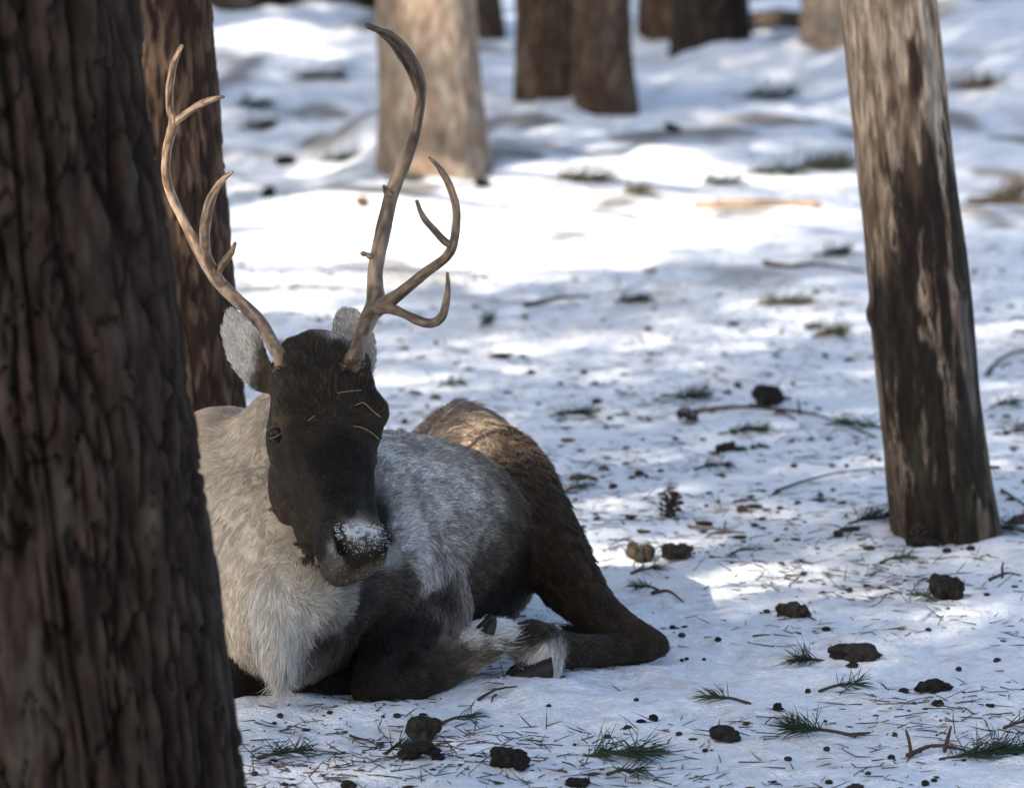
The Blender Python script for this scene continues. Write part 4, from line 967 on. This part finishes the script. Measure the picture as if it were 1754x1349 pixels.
clod(1358, 1056, 46, 34, "olive brown crumbly clod between hock and post", 6, (.10, .078, .050), 11)
clod(1096, 957, 38, 34, "brown curled clod, left one of a pair in sunlight", 5, (.11, .082, .058), 12)
clod(1164, 955, 48, 32, "brown lumpy clod, right one of a pair in sunlight", 6, (.125, .09, .06), 13)
clod(990, 1345, 34, 22, "dark lumpy clod at the bottom edge near the swept sprig", 5, (.04, .032, .026), 14)
clod(597, 1349, 34, 22, "brown clod cut by the bottom edge left of centre", 3, (.05, .038, .03), 15)
clod(1466, 1349, 36, 16, "grey brown clod at the bottom edge on the right", 3, (.08, .066, .05), 16)
clod(1130, 1290, 30, 16, "flat pair of droppings left of the smooth flat clod", 3, (.045, .035, .03), 17)
clod(986, 1084, 40, 22, "pile of black pellets seen under the bent hind leg", 8, (.018, .016, .018), 18, rough=.08)
clod(1435, 920, 22, 20, "square brown clod left of the post's foot", 3, (.10, .075, .052), 19)
clod(1490, 941, 20, 14, "small light brown crumb clod in front of the post", 3, (.12, .09, .062), 20)
clod(1580, 934, 56, 22, "dark crumbly heap against the foot of the post", 6, (.04, .03, .024), 21)
clod(1098, 1238, 24, 14, "elongated black dropping below the hock", 2, (.022, .018, .016), 22, rough=.1)
clod(1119, 1233, 22, 18, "crooked black dropping chain below the hock", 3, (.024, .02, .018), 23)
clod(1075, 1248, 20, 14, "pair of rusty droppings beside the elongated one", 2, (.06, .04, .03), 24)
clod(1245, 773, 34, 22, "dark crumbly clod under the flat green sprig", 4, (.045, .034, .028), 25)
clod(1270, 876, 22, 18, "brown clod on the sunlit rise behind the brown pair", 3, (.10, .074, .052), 26)
clod(1322, 694, 50, 42, "large black rounded clod behind the long branch", 7, (.026, .022, .022), 27, rough=.3)
clod(1527, 1298, 16, 15, "round pellet capped with snow left of the forked stick", 1, (.04, .034, .03), 28, snow=.25)
clod(461, 338, 26, 24, "black lump on the snow beside the reddish trunk", 3, (.02, .017, .016), 29)
clod(490, 284, 40, 24, "black lump far back between the trunks", 3, (.018, .017, .018), 30)
clod(622, 355, 26, 24, "orange brown lump in the sun left of the tall antler", 3, (.28, .16, .09), 31)
clod(826, 320, 34, 20, "dark lump on shaded snow under the pale trunk", 3, (.03, .026, .024), 32)
clod(1215, 313, 18, 14, "tiny black lump on the sunlit strip", 2, (.02, .018, .018), 33)
clod(1150, 225, 26, 18, "dark lump far behind right of the twin trunks", 3, (.03, .028, .028), 34)
cone(1148, 884, 42, "open dark pine cone standing right of the hind leg", .9, .9, 1.0, 1)
cone(1180, 726, 32, "small pine cone at the left end of the long branch", 2.8, .3, .8, 2)
cone(1575, 930, 34, "dark pine cone leaning at the post's foot", 1.9, .7, 1.0, 3)

# pine sprigs and grass
S = sprig
S(487, 1300, 92, 8, 70, "flat green sprig at the bottom left beside the front trunk", .8, .045)
S(682, 1290, 62, 48, 42, "green sprig leaning against the arched droppings", .8, .045)
S(1062, 1302, 128, -10, 120, "long swept green sprig at the bottom centre", .85, .075, 1, up=.15)
S(1072, 1332, 70, -25, 34, "thin sprig fanning out below the long swept one", .7, .05)
S(1400, 1262, 125, 176, 120, "bushy green sprig with a bare twig end on the right", .5, .05, 0, up=.7)
S(1245, 1207, 80, 170, 34, "spiky star shaped sprig above the smooth flat clod", .5, .045, 1, up=.5)
S(1385, 1140, 78, 215, 80, "dark green drooping sprig under the wide sunken clod", .7, .05, 2)
S(1442, 1184, 84, 20, 46, "open star shaped sprig in the right foreground", .7, .045, 1, up=.5)
S(1700, 1300, 190, 14, 190, "large dense green bough at the lower right corner", .8, .07)
S(1748, 1248, 60, 15, 40, "green sprig cut by the right edge above the bough", .8, .05)
S(1176, 690, 86, 10, 110, "upright bushy green tuft left of the black rounded clod", .7, .05, 0, up=1.0)
S(980, 716, 92, 6, 100, "grey green sprig on the snow behind the rump", .8, .05, 2, up=.5)
S(1278, 745, 96, 8, 80, "flat green sprig under the long branch", .8, .05)
S(1470, 735, 84, 172, 70, "green sprig at the right end of the long branch", .8, .055, 1)
S(1222, 806, 66, 12, 60, "dark green sprig between the cone and the long branch", .8, .04, 2)
S(990, 842, 44, 10, 40, "small green sprig behind the hind leg's edge", .8, .04)
S(1495, 897, 90, 20, 90, "spiky green grass tuft at the post's left foot", .8, .055, 2, up=.8, name="grass_tuft", cat="grass tuft")
S(1728, 915, 80, 170, 90, "dark green sprig at the post's right foot", .8, .05, 2, up=.5)
S(1108, 984, 54, 8, 34, "small bright green sprig below the brown pair of clods", .9, .035, 1)
S(1106, 1014, 44, 185, 40, "small green sprig with a bud and a dark twig", .7, .035, 1)
S(785, 1240, 70, 25, 26, "thin open sprig touching the round brown clod", .6, .05)
S(1270, 952, 40, 15, 16, "tiny sparse sprig near the foot of the sunlit rise", .8, .04)
S(1535, 965, 60, 20, 26, "sparse sprig in front of the post", .7, .045, 1)
S(1580, 1030, 50, 160, 40, "mossy tuft at the foot of the big black clod", .8, .03, 1)
S(1080, 520, 66, 8, 90, "dark green sprig in the middle distance right of the antler", .8, .06)
S(1345, 525, 120, 5, 150, "yellowish green grass patch left of the post", .9, .06, 1, up=.5, dry=.45, name="grass_tuft", cat="grass tuft")
S(1422, 580, 66, 10, 110, "dry olive grass tuft close to the post", .9, .06, 1, up=.8, dry=.4, name="grass_tuft", cat="grass tuft")
S(1425, 440, 70, 20, 90, "dark green sprig behind the post at mid height", .8, .07, 2)
S(832, 562, 40, 60, 60, "dark green clump right of the far ear", .9, .06, 2, up=1)
S(772, 664, 44, 8, 50, "small green tuft behind the reindeer's back", .9, .04)
S(1415, 295, 110, 5, 190, "mossy green mound of needles far back beside the post", .9, .12, 1, up=1.2, dry=.2)
S(585, 278, 80, 5, 110, "dark green brushwood left of the pale trunk", .9, .10, 2)
S(435, 222, 60, 5, 80, "dark brushwood far back beside the reddish trunk, nearer one of two", .9, .12, 2)
S(1330, 300, 120, 8, 120, "dark needles standing in for a shadow patch left of the mossy mound", .9, .12, 2)  # dark needles put where only a shadow patch lies
S(1090, 335, 60, 5, 70, "yellow green tuft at the far end of the sunlit snow", .9, .08, 1, dry=.4)
S(1740, 745, 40, 30, 40, "small sprig right of the post at mid height", .8, .05, 2)
S(1720, 700, 50, 10, 50, "green sprig right of the post, higher one", .8, .05)
S(1720, 345, 70, 20, 80, "tan grass stalks far right beyond the post", .9, .14, 1, up=1.2, dry=.8, name="grass_tuft", cat="grass tuft")
S(430, 186, 70, 5, 90, "black brushwood far back beside the reddish trunk, farther one of two", .9, .12, 2)
S(1672, 152, 120, 5, 150, "brown brushwood under the snowbank at the upper right", .9, .16, 2, dry=.5)
S(1312, 168, 110, 8, 110, "dark brushwood on the shaded slope left of the post's top", .9, .14, 2)
S(1000, 312, 130, 5, 130, "dark litter patch below the twin trunks", .9, .11, 2, dry=.3)
S(545, 137, 120, 5, 110, "dark streak of brushwood far back left of the tall antler's tip", .9, .12, 2)
S(1235, 316, 70, 5, 70, "dark needles at the front of the sunlit strip", .9, .09, 2)
S(690, 312, 60, 5, 60, "dark brushwood in front of the pale trunk's foot", .9, .09, 2)
# twigs
twig([(1192, 708), (1260, 706), (1340, 708), (1392, 714), (1440, 732), (1500, 752)], .0055, "long bare branch lying left of the post", [(1370, 712, 1368, 700, .03), (1330, 708, 1362, 722, 0)])
twig([(1330, 842), (1390, 830), (1440, 814), (1515, 803)], .0035, "thin curved twig touching the post's left side")
twig([(1180, 904), (1222, 914), (1275, 915)], .0035, "short forked brown twig on the sunlit rise", [(1236, 914, 1210, 922, 0), (1240, 914, 1244, 900, .02)], (.14, .10, .075))
twig([(1555, 1298), (1590, 1290), (1625, 1288), (1660, 1292)], .0045, "forked stick reaching out of the dense bough", [(1562, 1296, 1553, 1270, .034), (1618, 1289, 1632, 1262, .034)], (.075, .045, .035))
twig([(1310, 455), (1350, 462), (1400, 462), (1482, 470)], .009, "dark stick in the shade at mid distance left of the post", lift=.01)
twig([(1690, 645), (1715, 622), (1754, 610), (1790, 604)], .006, "curved stick at the right edge beyond the post")
twig([(1716, 842), (1740, 862), (1775, 880)], .004, "thin twig leaving the picture right of the post's foot")
twig([(1695, 996), (1722, 990), (1748, 988)], .004, "short dark twig at the right edge", [(1716, 991, 1720, 972, .025)])
twig([(1118, 1018), (1145, 1022), (1170, 1033)], .004, "short dark twig beside the hock")
twig([(1460, 1262), (1490, 1258)], .004, "stub of bare twig right of the bushy sprig")
twig([(1340, 1045), (1380, 1058), (1398, 1064)], .003, "dark stalk under the olive brown clod")
twig([(600, 1262), (640, 1272)], .0025, "dark thin twig below the foreleg", [(610, 1266, 604, 1274, 0)])
twig([(900, 528), (960, 520), (1010, 512)], .008, "dark stick at mid distance behind the reindeer")
twig([(1290, 1090), (1320, 1088)], .002, "short needle twig left of the wide sunken clod")
twig([(820, 1200), (850, 1192), (885, 1178)], .003, "dark twig beside the fetlock on the snow", [(850, 1192, 842, 1204, 0)])
# bark strips and far logs
def strip(px0, px1, py, r0, label, col, name="fallen_log", cat="log", py1=None):
    a, b = G(px0, py), G(px1, py1 or py); m = (a + b) / 2 + np.array([0, 0, r0 * .3]); up = np.array([0, 0, r0 * .7])
    V, F, _ = tube([a + up, m + up, b + up], [r0, r0 * 1.05, r0 * .9], 10, 16, jit=r0 * .25, seed=9)
    V += (r0 * .12 * noise(V * np.array([8, 30, 30]), 4))[:, None]
    c = mixc(np.array(col) * .6, np.array(col) * 1.4, np.clip(.5 + fbm(V * np.array([4, 25, 25]), 2, 6), 0, 1))
    tag(mesh_obj(name, V, F, M_BARK, loc=a, col=c), label, cat)
strip(1195, 1400, 357, .016, "orange brown bark strip lying in the sun left of the post", (.21, .15, .105), "bark_strip", "bark")
strip(1660, 1790, 350, .014, "orange brown branch lying right of the post", (.2, .14, .09), "fallen_branch", "branch")
strip(405, 700, 20, .17, "black fallen log along the top edge behind the antlers", (.028, .024, .022), py1=22)
strip(1275, 1420, 46, .045, "brown fallen log in front of the peach trunk", (.06, .042, .03), py1=52)
# loose pellets, crumbs and needles
r = np.random.default_rng(99)
for i, (px, py, s) in enumerate([(436, 1327, 12), (1163, 1259, 11), (1208, 1287, 9), (1416, 1285, 12), (1313, 1050, 12), (1415, 1080, 12), (1708, 1134, 13), (1642, 1148, 11), (1622, 946, 13), (1663, 942, 13), (1455, 1013, 12), (1375, 985, 10), (1090, 1200, 9), (1040, 1264, 11), (940, 1210, 8), (1168, 1132, 8), (1176, 1130, 8), (1206, 1131, 8), (1152, 1076, 10), (1168, 1090, 11), (1230, 1098, 12), (680, 1228, 12), (565, 1222, 9), (480, 1228, 12), (470, 1240, 8), (1590, 1080, 9), (1690, 1020, 9), (1384, 1186, 12), (1548, 1186, 14), (1350, 1302, 12), (1420, 1342, 12), (1585, 1345, 16), (1600, 1338, 10), (1255, 760, 9), (1290, 768, 10), (1300, 764, 9), (1336, 872, 9), (1210, 868, 8), (1230, 860, 7), (1360, 800, 10), (1450, 800, 10), (1020, 890, 9), (1025, 888, 8), (1095, 815, 16), (1050, 836, 14), (910, 640, 12), (1000, 640, 12), (960, 660, 10)]):
    g = G(px, py); w = s / (FPX / g[1]) * .5
    V = IV2 * np.array([w * r.uniform(.9, 1.4), w, w * .8]) * (1 + .14 * noise(IV2 * 1.6 + i, 140))[:, None] + g + np.array([0, 0, w * .55])
    tag(mesh_obj("dropping", V, IF2, M_CLOD, loc=g, col=np.tile(np.array([.02, .016, .015]) * r.uniform(.6, 1.8), (len(V), 1))), "small loose dark dropping lying singly on the trampled snow", "dropping", "small loose droppings on the snow")
def litter():
    r = np.random.default_rng(321)
    N = 15000; px = r.uniform(330, 1800, N); py = 330 + (1360 - 330) * r.uniform(size=N) ** 1.05
    d = np.array([ray(a, b) for a, b in zip(px, py)]); t = -CAMH / d[:, 2]; x, y = d[:, 0] * t, d[:, 1] * t
    den = fbm(np.column_stack([x, y]) * 1.6, 2, 150); ok = den > r.uniform(-.45, .62, N); x, y = x[ok], y[ok]
    z = H(x, y); mb, mc = MB(), MB()
    for i in range(len(x)):
        p = np.array([x[i], y[i], z[i]]); k = r.uniform()
        if k < .80:
            a = r.uniform(0, 6.283); L = r.uniform(.018, .062)
            c = (np.array([.11, .066, .038]) if r.uniform() < .55 else np.array([.035, .035, .02]) if r.uniform() < .6 else NG[1]) * r.uniform(.5, 1.3)
            V, F = needle(p + np.array([0, 0, .002]), np.array([math.cos(a), math.sin(a), r.uniform(-.02, .14) if r.uniform() < .9 else r.uniform(.3, 1)]), L, r.uniform(.0008, .0014), np.array([r.normal() * .006, r.normal() * .006, 0])); mb.add(V, F, c)
        else:
            s = r.uniform(.0012, .0042) * (r.uniform(1, 3.2) if 11 < y[i] < 17 else 1) * (1.6 if r.uniform() < .07 else 1)
            V = IV1 * s * np.array([r.uniform(.8, 2.0), r.uniform(.8, 1.6), .6]) * (1 + .3 * r.normal(size=(len(IV1), 1))) + p + np.array([0, 0, s * .3])
            mc.add(V, IF1, np.array([.035, .026, .02]) * r.uniform(.4, 2.0))
    o = obj_from(mb, "fallen_needles", M_NEEDLE); tag(o, "loose brown and green pine needles scattered over the snow", "needles", kind="stuff")
    o = mc.build("crumb_litter", M_CLOD); tag(o, "tiny dark crumbs of bark and dung sprinkled over the snow", "crumbs", kind="stuff")
litter()
